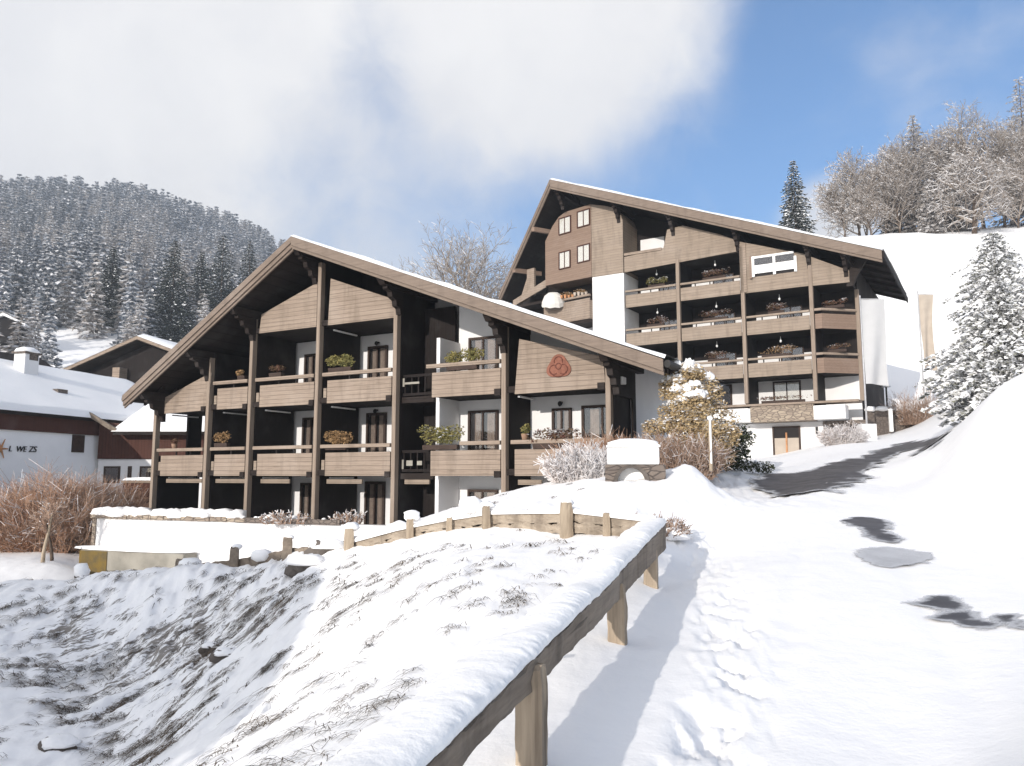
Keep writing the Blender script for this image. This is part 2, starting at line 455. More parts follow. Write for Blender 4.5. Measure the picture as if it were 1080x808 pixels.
def make_materials():
    SN = (.91, .895, .88)
    # terrain: snow with dry grass poking through in combed streaks
    m, t, b = nt('terrain'); g = NG(t)
    tc = g.n('ShaderNodeTexCoord').outputs['Object']
    gm = g.n('ShaderNodeAttribute', attribute_name='grass').outputs['Fac']
    rv = g.mapping(tc, (1, 1, 1), (0, 0, -math.radians(60)))
    # after the turn x runs along the fall of the bank
    wob = g.n('ShaderNodeTexNoise'); wob.inputs['Scale'].default_value = .9; g.l(tc, wob.inputs['Vector'])
    mx = g.n('ShaderNodeMix', data_type='VECTOR'); mx.inputs[0].default_value = .2; g.l(rv, mx.inputs[4]); g.l(wob.outputs['Color'], mx.inputs[5])
    st = g.noise(g.mapping(rv, (1.3, 6.5, 3.5)), 1.0, 7, .68)
    fine = g.noise(g.mapping(rv, (4, 26, 10)), 1.0, 4, .6)
    big = g.noise(tc, .8, 3)
    v = g.math('ADD', g.math('MULTIPLY', st, .62), g.math('ADD', g.math('MULTIPLY', fine, .23), g.math('MULTIPLY', big, .15)))
    th = g.math('SUBTRACT', .70, g.math('MULTIPLY', gm, .178))
    f = g.ramp(g.math('SUBTRACT', v, th), .0, .05)
    f = g.math('MULTIPLY', f, g.ramp(gm, .03, .12))
    gcol = g.mix(g.noise(tc, 9, 3), (.16, .125, .09), (.07, .06, .05))
    snowc = g.mix(g.noise(tc, .35, 3), SN, (.865, .855, .85))
    g.l(g.mix(g.math('MULTIPLY', f, .85), snowc, gcol), b.inputs['Base Color'])
    b.inputs['Roughness'].default_value = .65; b.inputs['Specular IOR Level'].default_value = .15
    h = g.math('ADD', g.noise(tc, 3.0, 6, .6), g.math('MULTIPLY', g.noise(tc, 22, 4), .25))
    h = g.math('SUBTRACT', h, g.math('MULTIPLY', f, .6))
    g.bump(h, .28, .05, b)

    m, t, b = nt('snow'); g = NG(t)
    tc = g.n('ShaderNodeTexCoord').outputs['Object']
    g.l(g.mix(g.noise(tc, 2, 4), SN, (.86, .85, .84)), b.inputs['Base Color'])
    b.inputs['Roughness'].default_value = .65; b.inputs['Specular IOR Level'].default_value = .15
    g.bump(g.noise(tc, 9, 6), .35, .04, b)

    wood('board', (.315, .250, .198), (.19, .145, .112), 'x', .17, .6, weather=.38)
    wood('board_pale', (.30, .240, .188), (.20, .157, .122), 'x', .20, .4, weather=.38)
    wood('post_wood', (.29, .23, .182), (.175, .136, .106), 'z', .3, .15)
    wood('rake_wood', (.225, .175, .14), (.13, .10, .08), 'x', 60, .0, weather=.3)
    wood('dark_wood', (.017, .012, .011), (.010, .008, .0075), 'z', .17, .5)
    wood('dark_beam', (.026, .019, .016), (.015, .011, .010), 'x', .25, .4)
    wood('red_wood', (.085, .036, .026), (.055, .024, .018), 'z', .18, .5)
    wood('facet_wood', (.235, .168, .128), (.165, .113, .085), 'x', .17, .35)
    wood('fence_wood', (.27, .22, .17), (.105, .082, .065), 'x', 9, .0, rot=73, weather=.6)
    wood('log_wood', (.44, .37, .29), (.19, .15, .115), 'x', 9, .0, rot=-25, weather=.6)
    wood('fence_post', (.43, .35, .26), (.19, .145, .105), 'z', 9, .0, weather=.55)
    simple('plaster', (.72, .71, .705), .9, .06, 1.2, .1, .1)
    simple('plaster_grey', (.62, .61, .61), .9, .1, 1.2, .1, .1)
    simple('white_paint', (.80, .80, .79), .5, .04, 3)
    simple('concrete', (.30, .28, .24), .9, .35, 1.1, .1, .3)
    # concrete with ochre lichen towards the corner
    simple('lichen', (.17, .115, .035), .95, .6, 2.5, .1, .4, (.10, .08, .045))
    simple('curtain', (.27, .215, .18), .9, .25, 6)
    simple('curtain_white', (.56, .54, .49), .9, .06, 6)
    simple('frame_wood', (.06, .04, .032), .7, .3, 8)
    simple('asphalt', (.075, .070, .073), .7, .4, 1.6, .3, .5, (.15, .142, .145))
    simple('slush', (.50, .50, .51), .6, .3, 4, .3, .2)
    simple('terracotta', (.25, .105, .072), .85, .3, 9, .2, .2)
    simple('terracotta_dark', (.15, .055, .04), .85, .3, 9)
    simple('metal', (.45, .45, .46), .45, .2, 6, .5)
    simple('black_iron', (.03, .028, .027), .6, .3, 6)
    simple('bark', (.115, .085, .065), .95, .4, 6, .1, .6)
    simple('twig', (.20, .160, .128), .95, .35, 1.2, .05, 0, (.33, .295, .265))
    simple('twig_frost', (.42, .36, .33), .95, .3, .8, .05, 0, (.66, .63, .62))
    simple('twig_red', (.30, .165, .105), .95, .5, 1.5, .05, 0, (.42, .28, .20))
    simple('twig_brown', (.25, .165, .12), .95, .5, 1.0, .05, 0, (.36, .26, .20))
    simple('needle_dark', (.030, .038, .030), .9, .5, 2.5, .1)
    simple('needle_green', (.075, .085, .045), .9, .5, 2.5, .1)
    simple('needle_frost', (.15, .155, .115), .9, .55, 2.0, .1, 0, (.30, .30, .27))
    simple('needle_far', (.19, .215, .25), .95, .4, .3, .05)  # far needles paled and blued: distance haze partly put into this colour
    simple('leaf_gold', (.52, .40, .235), .9, .35, 3, .1, 0, (.33, .235, .125))
    simple('leaf_box', (.13, .13, .05), .9, .6, 5, .1, 0, (.25, .21, .08))
    simple('leaf_dry', (.34, .21, .10), .9, .5, 5, .1, 0, (.20, .13, .07))
    simple('heather', (.16, .075, .06), .9, .5, 6, .1, 0, (.11, .085, .045))
    simple('fir_snow', (.88, .88, .89), .7, .08, 3)
    simple('frost', (.74, .73, .74), .8, .25, 1.0)
    simple('larch', (.25, .215, .185), .95, .4, .5, .05, 0, (.44, .42, .41))
    simple('dry_grass', (.15, .115, .085), .95, .5, 2, .05, 0, (.07, .06, .05))
    simple('rock', (.15, .13, .115), .95, .5, 2.5, .1, .6)
    simple('flag_white', (.44, .44, .445), .9, .04, 2)
    simple('flag_beige', (.42, .36, .30), .9, .12, 2)
    simple('orange_trim', (.50, .25, .12), .8, .3, 6)
    simple('canvas', (.60, .58, .54), .9, .06, 4)
    simple('clay_pot', (.30, .19, .13), .9, .3, 6)

    # stone walling
    for nm, c1, c2, c3, s in (('stone', (.40, .33, .25), (.24, .19, .15), (.13, .105, .085), 1.0), ('dark_stone', (.21, .17, .14), (.13, .105, .09), (.06, .05, .045), 1.4)):
        m, t, b = nt(nm); g = NG(t)
        tc = g.n('ShaderNodeTexCoord').outputs['Object']
        sw = g.n('ShaderNodeCombineXYZ'); sp = g.n('ShaderNodeSeparateXYZ'); g.l(tc, sp.inputs[0])
        g.l(g.math('ADD', sp.outputs[0], sp.outputs[1]), sw.inputs[0]); g.l(sp.outputs[2], sw.inputs[1])
        n = g.noise(tc, 5, 5)
        wv = g.n('ShaderNodeTexNoise'); wv.inputs['Scale'].default_value = 2.2; g.l(tc, wv.inputs['Vector'])
        wx = g.n('ShaderNodeMix', data_type='VECTOR'); wx.inputs[0].default_value = .12; g.l(sw.outputs[0], wx.inputs[4]); g.l(wv.outputs['Color'], wx.inputs[5])
        vm = g.mapping(wx.outputs[1], (2.9 * s, 7.4 * s, 1))
        v1 = g.n('ShaderNodeTexVoronoi', voronoi_dimensions='2D'); g.l(vm, v1.inputs['Vector']); v1.inputs['Scale'].default_value = 1
        v2 = g.n('ShaderNodeTexVoronoi', voronoi_dimensions='2D', feature='DISTANCE_TO_EDGE'); g.l(vm, v2.inputs['Vector']); v2.inputs['Scale'].default_value = 1
        sc_ = g.n('ShaderNodeSeparateColor'); g.l(v1.outputs['Color'], sc_.inputs[0])
        mort = g.ramp(v2.outputs['Distance'], .13, .03)
        cc = g.mix(sc_.outputs[0], c1, c2)
        cc = g.mix(mort, cc, c3)
        g.l(g.mix(g.math('MULTIPLY', n, .5), cc, tuple(q * .7 for q in c2)), b.inputs['Base Color'])
        b.inputs['Roughness'].default_value = .95
        g.bump(g.math('SUBTRACT', n, mort), .6, .03, b)

    m, t, b = nt('glass'); b.inputs['Base Color'].default_value = (.02, .02, .022, 1); b.inputs['Roughness'].default_value = .08
    g = NG(t); tr = g.n('ShaderNodeBsdfTransparent'); gl = g.n('ShaderNodeBsdfGlossy'); gl.inputs['Roughness'].default_value = .03
    mxs = g.n('ShaderNodeMixShader'); mxs.inputs[0].default_value = .07; g.l(tr.outputs[0], mxs.inputs[1]); g.l(gl.outputs[0], mxs.inputs[2])
    g.l(mxs.outputs[0], t.nodes['Material Output'].inputs['Surface'])
    m, t, b = nt('room_dark'); b.inputs['Base Color'].default_value = (.014, .011, .011, 1); b.inputs['Roughness'].default_value = .9


make_materials()
for nm_, c1_, c2_ in (('asphalt', (.085, .080, .083), (.045, .042, .044)), ('slush', (.50, .50, .51), (.36, .36, .37))):
    m, t, b = nt(nm_ + '_melt'); M[nm_] = m; g = NG(t)
    tc = g.n('ShaderNodeTexCoord').outputs['Object']; ed = g.n('ShaderNodeAttribute', attribute_name='edge').outputs['Fac']
    nz_ = g.math('ADD', g.math('MULTIPLY', g.math('SUBTRACT', g.noise(tc, 3.5, 8, .7), .5), .30), g.math('MULTIPLY', g.math('SUBTRACT', g.noise(g.mapping(tc, (9, 24, 9)), 1, 4, .6), .5), .12))
    q_ = g.math('ADD', ed, nz_)
    core = g.ramp(q_, .0, .12); cover = g.ramp(q_, -.07, .03)
    gr_ = g.noise(tc, 60, 3, .6)
    col_ = g.mix(g.ramp(g.noise(tc, 1.3, 5), .35, .7), c1_, c2_)
    col_ = g.mix(g.math('MULTIPLY', g.ramp(gr_, .5, .75), .35), col_, tuple(q * 2.2 for q in c1_))
    col_ = g.mix(core, (.52, .52, .53), col_)
    g.l(col_, b.inputs['Base Color']); b.inputs['Specular IOR Level'].default_value = .4
    g.l(g.math('ADD', .30, g.math('MULTIPLY', g.noise(tc, 2.2, 4), .5)), b.inputs['Roughness'])
    g.l(cover, b.inputs['Alpha']); g.bump(gr_, .4, .006, b)

# ------------------------------------------------------------------ ground and road
build_terrain()


def asphalt(poly, name, mat, seed, lift=.03, jag=.10):
    """bare patch of road: photo outline laid on the ground in plan; 'edge' holds metres inside the outline"""
    pts = [ground(*p)[:2] for p in poly]
    big = np.ptp([p[1] for p in pts]) > 6
    cm = []
    for i in range(len(pts)):
        a_, b_, c_, d_ = pts[i - 1], pts[i], pts[(i + 1) % len(pts)], pts[(i + 2) % len(pts)]
        for t_ in (0, .25, .5, .75):
            cm.append(.5 * (2 * b_ + (c_ - a_) * t_ + (2 * a_ - 5 * b_ + 4 * c_ - d_) * t_ ** 2 + (3 * b_ - a_ - 3 * c_ + d_) * t_ ** 3))
    P = np.array(cm); Q = np.roll(P, -1, 0)
    ext = .8 if big else .3; st = .22 if big else .05
    lo, hi = P.min(0) - ext, P.max(0) + ext
    gx = np.arange(lo[0], hi[0], st); gy = np.arange(lo[1], hi[1], st)
    X, Y = np.meshgrid(gx, gy); x, y = X.ravel(), Y.ravel()
    d = np.full(len(x), 1e9); ins = np.zeros(len(x), bool)
    for p, q in zip(P, Q):
        e = q - p; t = np.clip(((x - p[0]) * e[0] + (y - p[1]) * e[1]) / (e @ e + 1e-12), 0, 1)
        d = np.minimum(d, np.hypot(x - p[0] - t * e[0], y - p[1] - t * e[1]))
        c = ((p[1] > y) != (q[1] > y)); ins ^= c & (x < (q[0] - p[0]) * (y - p[1]) / (q[1] - p[1] + 1e-12) + p[0])
    sd = np.where(ins, d, -d) * (.5 if big else 1.0) + (.04 if big else .055) + (fbm(x * (1.2 if big else 4), y * (.8 if big else 7), seed, 5) - .5) * (.7 if big else .22)
    Z = H(x, y) + lift
    ny, nx = X.shape; i = np.arange(ny - 1)[:, None] * nx + np.arange(nx - 1)[None]
    Fq = np.stack([i, i + 1, i + nx + 1, i + nx], -1).reshape(-1, 4)
    Fq = Fq[(sd[Fq] > -.16).any(1)]
    use = np.unique(Fq); mp = np.full(len(x), -1); mp[use] = np.arange(len(use))
    me = np_mesh(name, np.c_[x, y, Z][use], mp[Fq], None, True)
    at_ = me.attributes.new('edge', 'FLOAT', 'POINT'); at_.data.foreach_set('value', sd[use].astype(np.float32))
    me.materials.append(M[mat])
    o = bpy.data.objects.new(name, me); COL.objects.link(o); o['kind'] = 'structure'
    return o


asphalt([(801, 509), (812, 501), (850, 499), (880, 491), (908, 483), (935, 473), (960, 467), (985, 463), (996, 464), (985, 471), (960, 476), (925, 489),
         (912, 500), (926, 505), (905, 507), (886, 516), (893, 522), (860, 520), (830, 522), (806, 521)], 'bare_asphalt', 'asphalt', 3, .05, .09)
asphalt([(890, 551), (905, 547), (930, 549), (937, 555), (933, 560), (950, 570), (938, 573), (918, 568), (910, 559)], 'bare_asphalt', 'asphalt', 4, .02, .07)
asphalt([(908, 583), (930, 579), (965, 583), (980, 589), (960, 596), (930, 598), (912, 590)], 'grey_slush', 'slush', 5, .018, .07)
asphalt([(967, 638), (985, 632), (1003, 632), (1014, 641), (1000, 645), (980, 643)], 'bare_asphalt', 'asphalt', 6, .016, .045)
asphalt([(985, 652), (1005, 647), (1025, 649), (1033, 657), (1056, 661), (1030, 662), (1005, 658)], 'bare_asphalt', 'asphalt', 7, .016, .045)
asphalt([(1053, 653), (1062, 652), (1077, 661), (1072, 662)], 'bare_asphalt', 'asphalt', 8, .016, .03)


def window(par, cls, u0, u1, w0, w1, v, name='window', kind='curtain', fr=.09, mull=True, dep=.12, fmat='frame_wood'):
    """frame with dark room behind; pane and curtain are its sub-parts"""
    mb = cls()
    mb.bx(u0, u0 + fr, v, v + dep, w0, w1); mb.bx(u1 - fr, u1, v, v + dep, w0, w1)
    mb.bx(u0 + fr, u1 - fr, v, v + dep, w1 - fr, w1); mb.bx(u0 + fr, u1 - fr, v, v + dep, w0, w0 + fr)
    if mull: mb.bx((u0 + u1) / 2 - fr * .35, (u0 + u1) / 2 + fr * .35, v + .03, v + dep - .01, w0 + fr, w1 - fr)
    mb.bx(u0 + fr, u1 - fr, v + .004, v + .02, w0 + fr, w1 - fr, 1)
    f = mb.build(name, [M[fmat], M['room_dark']], par)
    pn = cls(); pn.bx(u0 + fr, u1 - fr, v + dep * .62, v + dep * .68, w0 + fr, w1 - fr); pn.build('pane', M['glass'], f)
    if kind:
        cu = cls(); rr = random.Random(int((u0 * 31 + w0 * 17 + 900) * 10))
        spans = ((.16, .40), (.66, .93)) if kind == 'curtain' else ((0.01, .49), (.51, .99))
        W = u1 - u0 - 2 * fr
        for a, b in spans:
            n = 14; x0 = u0 + fr + W * a; x1 = u0 + fr + W * b
            top = w1 - fr - .02; bot = w0 + fr + .02
            pts = [(x0 + (x1 - x0) * i / n, v + .035 + .012 * math.sin(i * 2.1 + rr.random())) for i in range(n + 1)]
            for (xa, va), (xb, vb) in zip(pts[:-1], pts[1:]):
                y = [-va, -vb]
                cu.add([(xa, -va, bot), (xb, -vb, bot), (xb, -vb, top), (xa, -va, top)] if cls is LB else [cu.loc(xa, va, bot), cu.loc(xb, vb, bot), cu.loc(xb, vb, top), cu.loc(xa, va, top)], [(0, 1, 2, 3)])
        cu.build('curtain', M['curtain' if kind == 'curtain' else 'curtain_white'], f, weld=True)
    return f


def snow_strip(par, name, p0, p1, v0, v1, th, seed, nseg=90, droop=.03, nv=10):
    """snow lying on a roof plane; p0, p1 are (u, w) along the rake, v0 front edge, v1 back"""
    V = []; n = nseg
    p0 = np.array(p0); p1 = np.array(p1)
    for j in range(nv + 1):
        for i in range(n + 1):
            t = i / n; s = (j / nv) ** 1.6
            p = p0 + (p1 - p0) * t; v = v0 + (v1 - v0) * s
            h = th * (.55 + .9 * fbm(np.array([t * 14.0]), np.array([v * .9]), seed, 3)[0])
            if j == 0: V.append((p[0], -(v + .02), p[1] + .002))
            else: V.append((p[0], -(v + (droop * (fbm(np.array([t * 30.]), np.array([3.]), seed, 2)[0]) if j == 1 else 0)), p[1] + h))
    Fq = [(j * (n + 1) + i, j * (n + 1) + i + 1, (j + 1) * (n + 1) + i + 1, (j + 1) * (n + 1) + i) for j in range(nv) for i in range(n)]
    return np_obj(name, V, Fq, [M['snow']], None, par, True)


def purlin(par, u, wtop, v_in, v_out, wd=.26, ht=.34, br=1.0):
    mb = LB()
    mb.prism_x([(-v_in, wtop - ht), (-v_out + .18, wtop - ht), (-v_out, wtop - ht * .45), (-v_out, wtop), (-v_in, wtop)], u - wd / 2, u + wd / 2)
    # stepped bracket under the beam
    st = [(-.02, wtop - ht - .95 * br), (-.16, wtop - ht - .95 * br), (-.22, wtop - ht - .72 * br), (-.42, wtop - ht - .66 * br), (-.46, wtop - ht - .46 * br), (-.70, wtop - ht - .38 * br), (-.76, wtop - ht - .18 * br), (-1.02, wtop - ht - .12 * br), (-1.02, wtop - ht - .003), (-.02, wtop - ht - .003)]
    st = [(y * min(1, v_out / 1.25), z) for y, z in st]
    mb.prism_x(st, u - wd * .42, u + wd * .42)
    return mb.build('purlin', M['dark_beam'], par, bevel=.012)


def balcony(par, cls, u0, u1, w, v=.05, h=.9, rail=1.07, ru0=None, ru1=None, mat='board', handrail=True):
    mb = cls(); mb.bx(u0, u1, v, v + .07, w, w + h)
    b = mb.build('balcony_panel', M[mat], par, bevel=.008)
    if handrail:
        r = cls(); r.bx(ru0 if ru0 is not None else u0, ru1 if ru1 is not None else u1, v - .05, v + .14, w + rail, w + rail + .14)
        k = int((u1 - u0) / 1.1) + 1
        r.build('handrail', M[mat], b, bevel=.01)
        q = cls()
        for i in range(1, k): x = u0 + (u1 - u0) * i / k; q.bx(x - .035, x + .035, v - .04, v - .002, w + h * .3, w + rail - .002)
        if k > 1: q.build('rail_bracket', M['dark_wood'], b)
    return b


# ------------------------------------------------------------------ the front chalet
OA = (-.2287, 26.8, 0)
chA = thing('timber_chalet', OA, 'wide timber chalet with three floors of wooden balconies and a terracotta emblem on its gable', 'chalet', None, math.radians(-28))
PA = [-17.95, -14.6, -12.1, -8.45, -4.65, 0, 3.83]
F0, F1, F2, F3 = -1.2, 1.65, 4.48, 7.6
AP, LE, RE = (-8.7, 10.94), (-18.35, 5.13), (6.1, 5.03)


def rA(u):
    if u < AP[0]: return AP[1] + (u - AP[0]) * (AP[1] - LE[1]) / (AP[0] - LE[0])
    return AP[1] + (u - AP[0]) * (RE[1] - AP[1]) / (RE[0] - AP[0])


def build_A():
    p = chA
    w = LB()   # the masonry body behind the balconies
    w.pr([(-17.75, -1.6), (-3.02, -1.6), (-3.02, rA(-3.02) - .3), AP_(-.3), (-17.75, rA(-17.75) - .3)], -6.0, -2.5)
    w.pr([(-3.0, -1.6), (3.95, -1.6), (3.95, rA(3.95) - .32), (-3.0, rA(-3.0) - .32)], -6.0, -1.75)
    w.build('wall', M['plaster'], p)
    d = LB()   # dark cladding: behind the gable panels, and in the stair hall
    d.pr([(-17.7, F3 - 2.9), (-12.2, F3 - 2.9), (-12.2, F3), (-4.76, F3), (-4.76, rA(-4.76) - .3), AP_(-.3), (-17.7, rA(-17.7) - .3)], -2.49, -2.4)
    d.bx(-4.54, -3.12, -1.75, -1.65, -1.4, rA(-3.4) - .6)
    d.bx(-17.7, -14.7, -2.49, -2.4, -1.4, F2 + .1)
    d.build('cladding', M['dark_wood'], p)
    # party walls between the balconies
    for i, u in enumerate(PA):
        m = LB()
        top = rA(u) - .36
        back = -2.38 if u < -1 else -1.74
        if i in (0, 6):
            if i == 0: m.bx(u - .02, u + .10, back, -.13, -1.4, F1 + .9); m.bx(u - .02, u + .10, back, -1.6, F1 + .9, top - .4)
            else: m.bx(u - .02, u + .10, back, -.13, F1 - .2, top - .15)
        else: m.bx(u - .10, u + .10, back, -.13, -1.4, top)
        m.build('party_wall', M['dark_wood'], p)
    m = LB(); m.bx(-3.1, -2.95, -1.74, -.35, -1.4, 6.75); m.build('party_wall', M['plaster'], p)
    # floors
    for f, us in ((F1, ((-17.84, -14.7), (-14.5, -12.2), (-12.0, -8.55), (-8.35, -4.75), (-2.94, 3.8))), (F2, ((-17.84, -14.7), (-14.5, -12.2), (-12.0, -8.55), (-8.35, -4.75), (-2.94, 3.8))), (F3, ((-12.0, -8.55), (-8.35, -4.75)))):
        m = LB()
        for a, b in us: m.bx(a, b, -2.37 if b < -3 else -1.73, .04, f + .02, f + .24)
        if f < F3: m.bx(-4.54, -3.11, -1.64, -.2, f - .12, f + .1)
        m.build('floor_slab', M['dark_beam'], p)
    # posts
    for i, u in enumerate(PA):
        m = LB(); top = rA(u) - (.62 if 0 < i < 6 else .5)
        m.bx(u - .088, u + .088, -.10, .15, -1.4, top)
        o = m.build('post', M['post_wood'], p, bevel=.015)
        h = LB()
        for f in (F1, F2):
            if f < top - .5: h.bx(u - .34, u - .105, -.12, .20, f - .06, f + .17)
        h.build('beam_head', M['dark_beam'], o)
    for u in (-17.49, -14.7, -12.1, -8.7, -4.5, -.01, 4.12):
        purlin(p, u, rA(u) - .30, -2.3, 1.36)
    # balconies
    bays = {0: (-17.45, -14.75), 1: (-14.05, -12.25), 2: (-11.55, -8.6), 3: (-7.92, -4.8)}
    for i, (a, b) in bays.items():
        balcony(p, LB, a, b, F1, ru0=a - .22, ru1=b + .02)
        if i: balcony(p, LB, a, b, F2, ru0=a - .22, ru1=b + .02)
    balcony(p, LB, -3.0, -.13, F1, ru0=-1.75, ru1=-.12)
    balcony(p, LB, -2.98, -.13, F2, ru0=-3.2, ru1=-.12)
    balcony(p, LB, .42, 3.72, F1, ru0=.3, ru1=3.72)
    # solid boarded panels under the roof
    def panel(poly, name='gable_panel'):
        m = LB(); m.pr(poly, .05, .12); return m.build(name, M['board'], p, bevel=.008)
    panel([(-17.45, F2 - .06), (-14.55, F2 + .0), (-14.48, 6.12), (-17.5, 5.12)])
    panel([(-11.72, F3), (-8.58, F3), (-8.58, 9.42), (-11.62, 8.4)])
    panel([(-7.98, F3), (-4.62, F3), (-4.6, 8.25), (-7.9, 9.5)])
    em = panel([(.42, F2 - .05), (3.74, F2 - .0), (3.68, 5.5), (.6, 6.34)])
    # emblem: three rounded lobes with incised lines
    c = (2.10, 5.30); pts = []
    for k in range(60):
        t = 2 * math.pi * k / 60 + math.pi / 2
        r = .365 + .05 * math.cos(3 * (t - math.pi / 2)) ; pts.append((c[0] + r * 1.16 * math.cos(t), c[1] - .04 + r * 1.04 * math.sin(t)))
    m = LB(); m.pr(pts, .124, .165); e = m.build('emblem', M['terracotta'], em, bevel=.01)
    m = LB()
    for cx, cz, r, a0, a1 in ((2.10, 5.45, .15, -.4, 3.5), (1.93, 5.17, .16, 1.2, 5.4), (2.27, 5.17, .16, -2.2, 1.9), (2.10, 5.28, .10, 0, 6.2), (2.1, 5.26, .33, 3.6, 5.8)):
        q = [(cx + r * math.cos(a0 + (a1 - a0) * i / 14), -.168, cz + r * math.sin(a0 + (a1 - a0) * i / 14)) for i in range(15)]
        m.tube(q, .018, 6)
    m.build('emblem_line', M['terracotta_dark'], em)
    # doors and windows
    for f in (F0, F1, F2):
        window(p, LB, -11.5, -10.55, f + .12, f + 2.55, -2.49, 'door')
        window(p, LB, -7.95, -6.95, f + .12, f + 2.62, -2.49, 'door')
        window(p, LB, -13.6, -12.6, f + .12, f + 2.5, -2.49, 'door')
    for f, h in ((F0, 2.35), (F1, 2.45), (F2, 2.42)):
        window(p, LB, -2.5, -1.22, f + .12, f + h, -1.74, 'door')
    window(p, LB, 1.0, 1.75, F1 + .12, F1 + 2.4, -1.74, 'door')
    window(p, LB, 2.15, 3.7, F1 + .9, F1 + 2.45, -1.74, 'window')
    # ceiling lamps, wall lamps, brackets
    for f in (F2, F1):
        for u in (-17.6, -14.3, -11.8, -8.2):
            m = LB(); m.bx(u, u + .08, -1.9, -.45, f - .11, f - .05); m.build('strip_lamp', M['white_paint'], p, bevel=.01)
    m = LB(); m.bx(-8.2, -8.12, -1.9, -.45, F3 - .11, F3 - .05); m.build('strip_lamp', M['white_paint'], p, bevel=.01)
    for u in (.3, -4.4):
        m = LB(); m.bx(u, u + .08, -1.5, -.35, F2 - .11, F2 - .05); m.build('strip_lamp', M['white_paint'], p, bevel=.01)
    for u, L in ((-17.5, 2.3), (-14.35, 1.9), (-11.7, 1.6), (-8.15, 1.75), (-4.4, 1.1), (.35, .9)):
        m = LB(); m.bx(u, u + L, -.34, -.26, F1 - .30, F1 - .13); m.build('ceiling_board', M['board_pale'], p)
    for u in (-17.72, -14.35, -11.85, -8.2):
        for f in (F1, F2):
            if u < -17 and f == F2: continue
            m = LB(); m.bx(u, u + .16, -.05, .02, f + .22, f + .62); m.build('rail_end', M['board_pale'], p, bevel=.01)
    for u, f in ((-7.45, F2 + 2.72), (-7.45, F1 + 2.68), (1.35, F1 + 2.55)):
        m = LB(); v = -2.49 if u < -3 else -1.74
        m.bx(u - .04, u + .04, v, v + .16, f + .02, f + .08); m.blob((u, -(v + .17), f), (.08, .08, .10), 10, 1, 0)
        m.build('wall_lamp', M['black_iron'], p)
    # stair hall
    for f in (F1, F2):
        m = LB(); m.bx(-4.5, -3.12, -.3, -.22, f + .85, f + .95); m.bx(-4.5, -3.12, -.3, -.22, f + .15, f + .25)
        for k in range(5): m.bx(-4.45 + k * .3, -4.40 + k * .3, -.28, -.24, f + .24, f + .86)
        m.build('hall_railing', M['dark_wood'], p)
    for u0, u1, w0, w1 in ((-4.28, -4.0, 2.02, 2.22), (-3.8, -3.58, 2.04, 2.2), (-4.48, -4.4, 1.9, 2.25), (-4.45, -3.75, 5.06, 5.14), (-4.5, -4.42, 4.98, 5.3)):
        m = LB(); m.bx(u0, u1, -.215, -.18, w0, w1); m.build('notice_board', M['concrete'], p, bevel=.005)
    # loggia at the right-hand corner
    m = LB(); m.bx(3.96, 4.03, -2.0, -.1, 4.25, 5.2); m.bx(3.96, 4.03, -2.0, -1.7, 1.4, 4.25); m.bx(3.96, 4.03, -1.3, -.1, 1.4, 2.5); m.build('side_boarding', M['dark_wood'], p)
    m = LB(); m.bx(4.04, 4.22, -.55, -.2, 4.62, 4.86); m.build('outdoor_lamp', M['white_paint'], p, bevel=.03)
    # roof
    VF, VB = 1.5, -6.3
    r = LB()
    r.pr([AP, RE, (RE[0], RE[1] - .18), (AP[0], AP[1] - .2)], VB, VF)
    r.pr([LE, AP, (AP[0] - .001, AP[1] - .2), (LE[0], LE[1] - .18)], VB, VF)
    roof = r.build('roof', M['dark_beam'], p)
    b = LB()
    def rake(a, c, lo, hi, v0, v1): b.pr([(a[0], a[1] + hi), (c[0], c[1] + hi), (c[0], c[1] + lo), (a[0], a[1] + lo)], v0, v1)
    rake(AP, RE, -.34, .03, VF + .002, VF + .06); rake(AP, RE, -.46, -.25, VF - .07, VF - .002)
    rake(LE, AP, -.24, .03, VF + .002, VF + .06); rake(LE, AP, -.42, -.20, VF - .07, VF - .002); rake(LE, AP, -.52, -.38, VF - .15, VF - .075)
    b.build('barge_board', M['rake_wood'], roof, bevel=.012)
    for s, e in ((RE, .09), (LE, -.09)):
        pts = [(s[0] + e + .10 * math.cos(t), s[1] - .10 + .12 * math.sin(t)) for t in np.linspace(0, 2 * math.pi, 13)[:-1]]
        g = LB(); g.pr(pts, VB, VF - .06); g.build('gutter', M['black_iron'], roof)
    snow_strip(roof, 'roof_snow', (AP[0] - .05, AP[1] + .04), (RE[0] + .05, RE[1] + .04), VF + .05, VB, .13, 3)
    snow_strip(roof, 'roof_snow', (LE[0] - .05, LE[1] + .04), (AP[0] + .0, AP[1] + .04), VF + .0, VB, .09, 4)
    for v in np.arange(1.2, -6, -.75):
        k = LB(); k.prism([(LE[0] - .02, LE[1] - .19), (LE[0] + 1.2, rA(LE[0] + 1.2) - .21), (LE[0] + 1.2, rA(LE[0] + 1.2) - .36), (LE[0] - .02, LE[1] - .32)], -v, -v + .12); k.build('rafter', M['dark_beam'], roof); k = LB()
        k.prism([(RE[0] + .02, RE[1] - .19), (RE[0] - 1.6, rA(RE[0] - 1.6) - .21), (RE[0] - 1.6, rA(RE[0] - 1.6) - .38), (RE[0] + .02, RE[1] - .34)], -v, -v + .12); k.build('rafter', M['dark_beam'], roof)


def AP_(d): return (AP[0], AP[1] + d)


build_A()

# ------------------------------------------------------------------ the rear, taller chalet
OB = (15.1745, 51.0, 0)
chB = thing('tall_chalet', OB, 'tall timber chalet up the slope with a boarded tower and balconies over a garage', 'chalet', None, math.radians(-32))
BP, BR = (-13.52, 23.99), (8.97, 14.92)
BL = (-13.52 - 7.97 * math.cos(math.radians(28)), 1.5 - 7.97 * math.sin(math.radians(28)), 16.63)


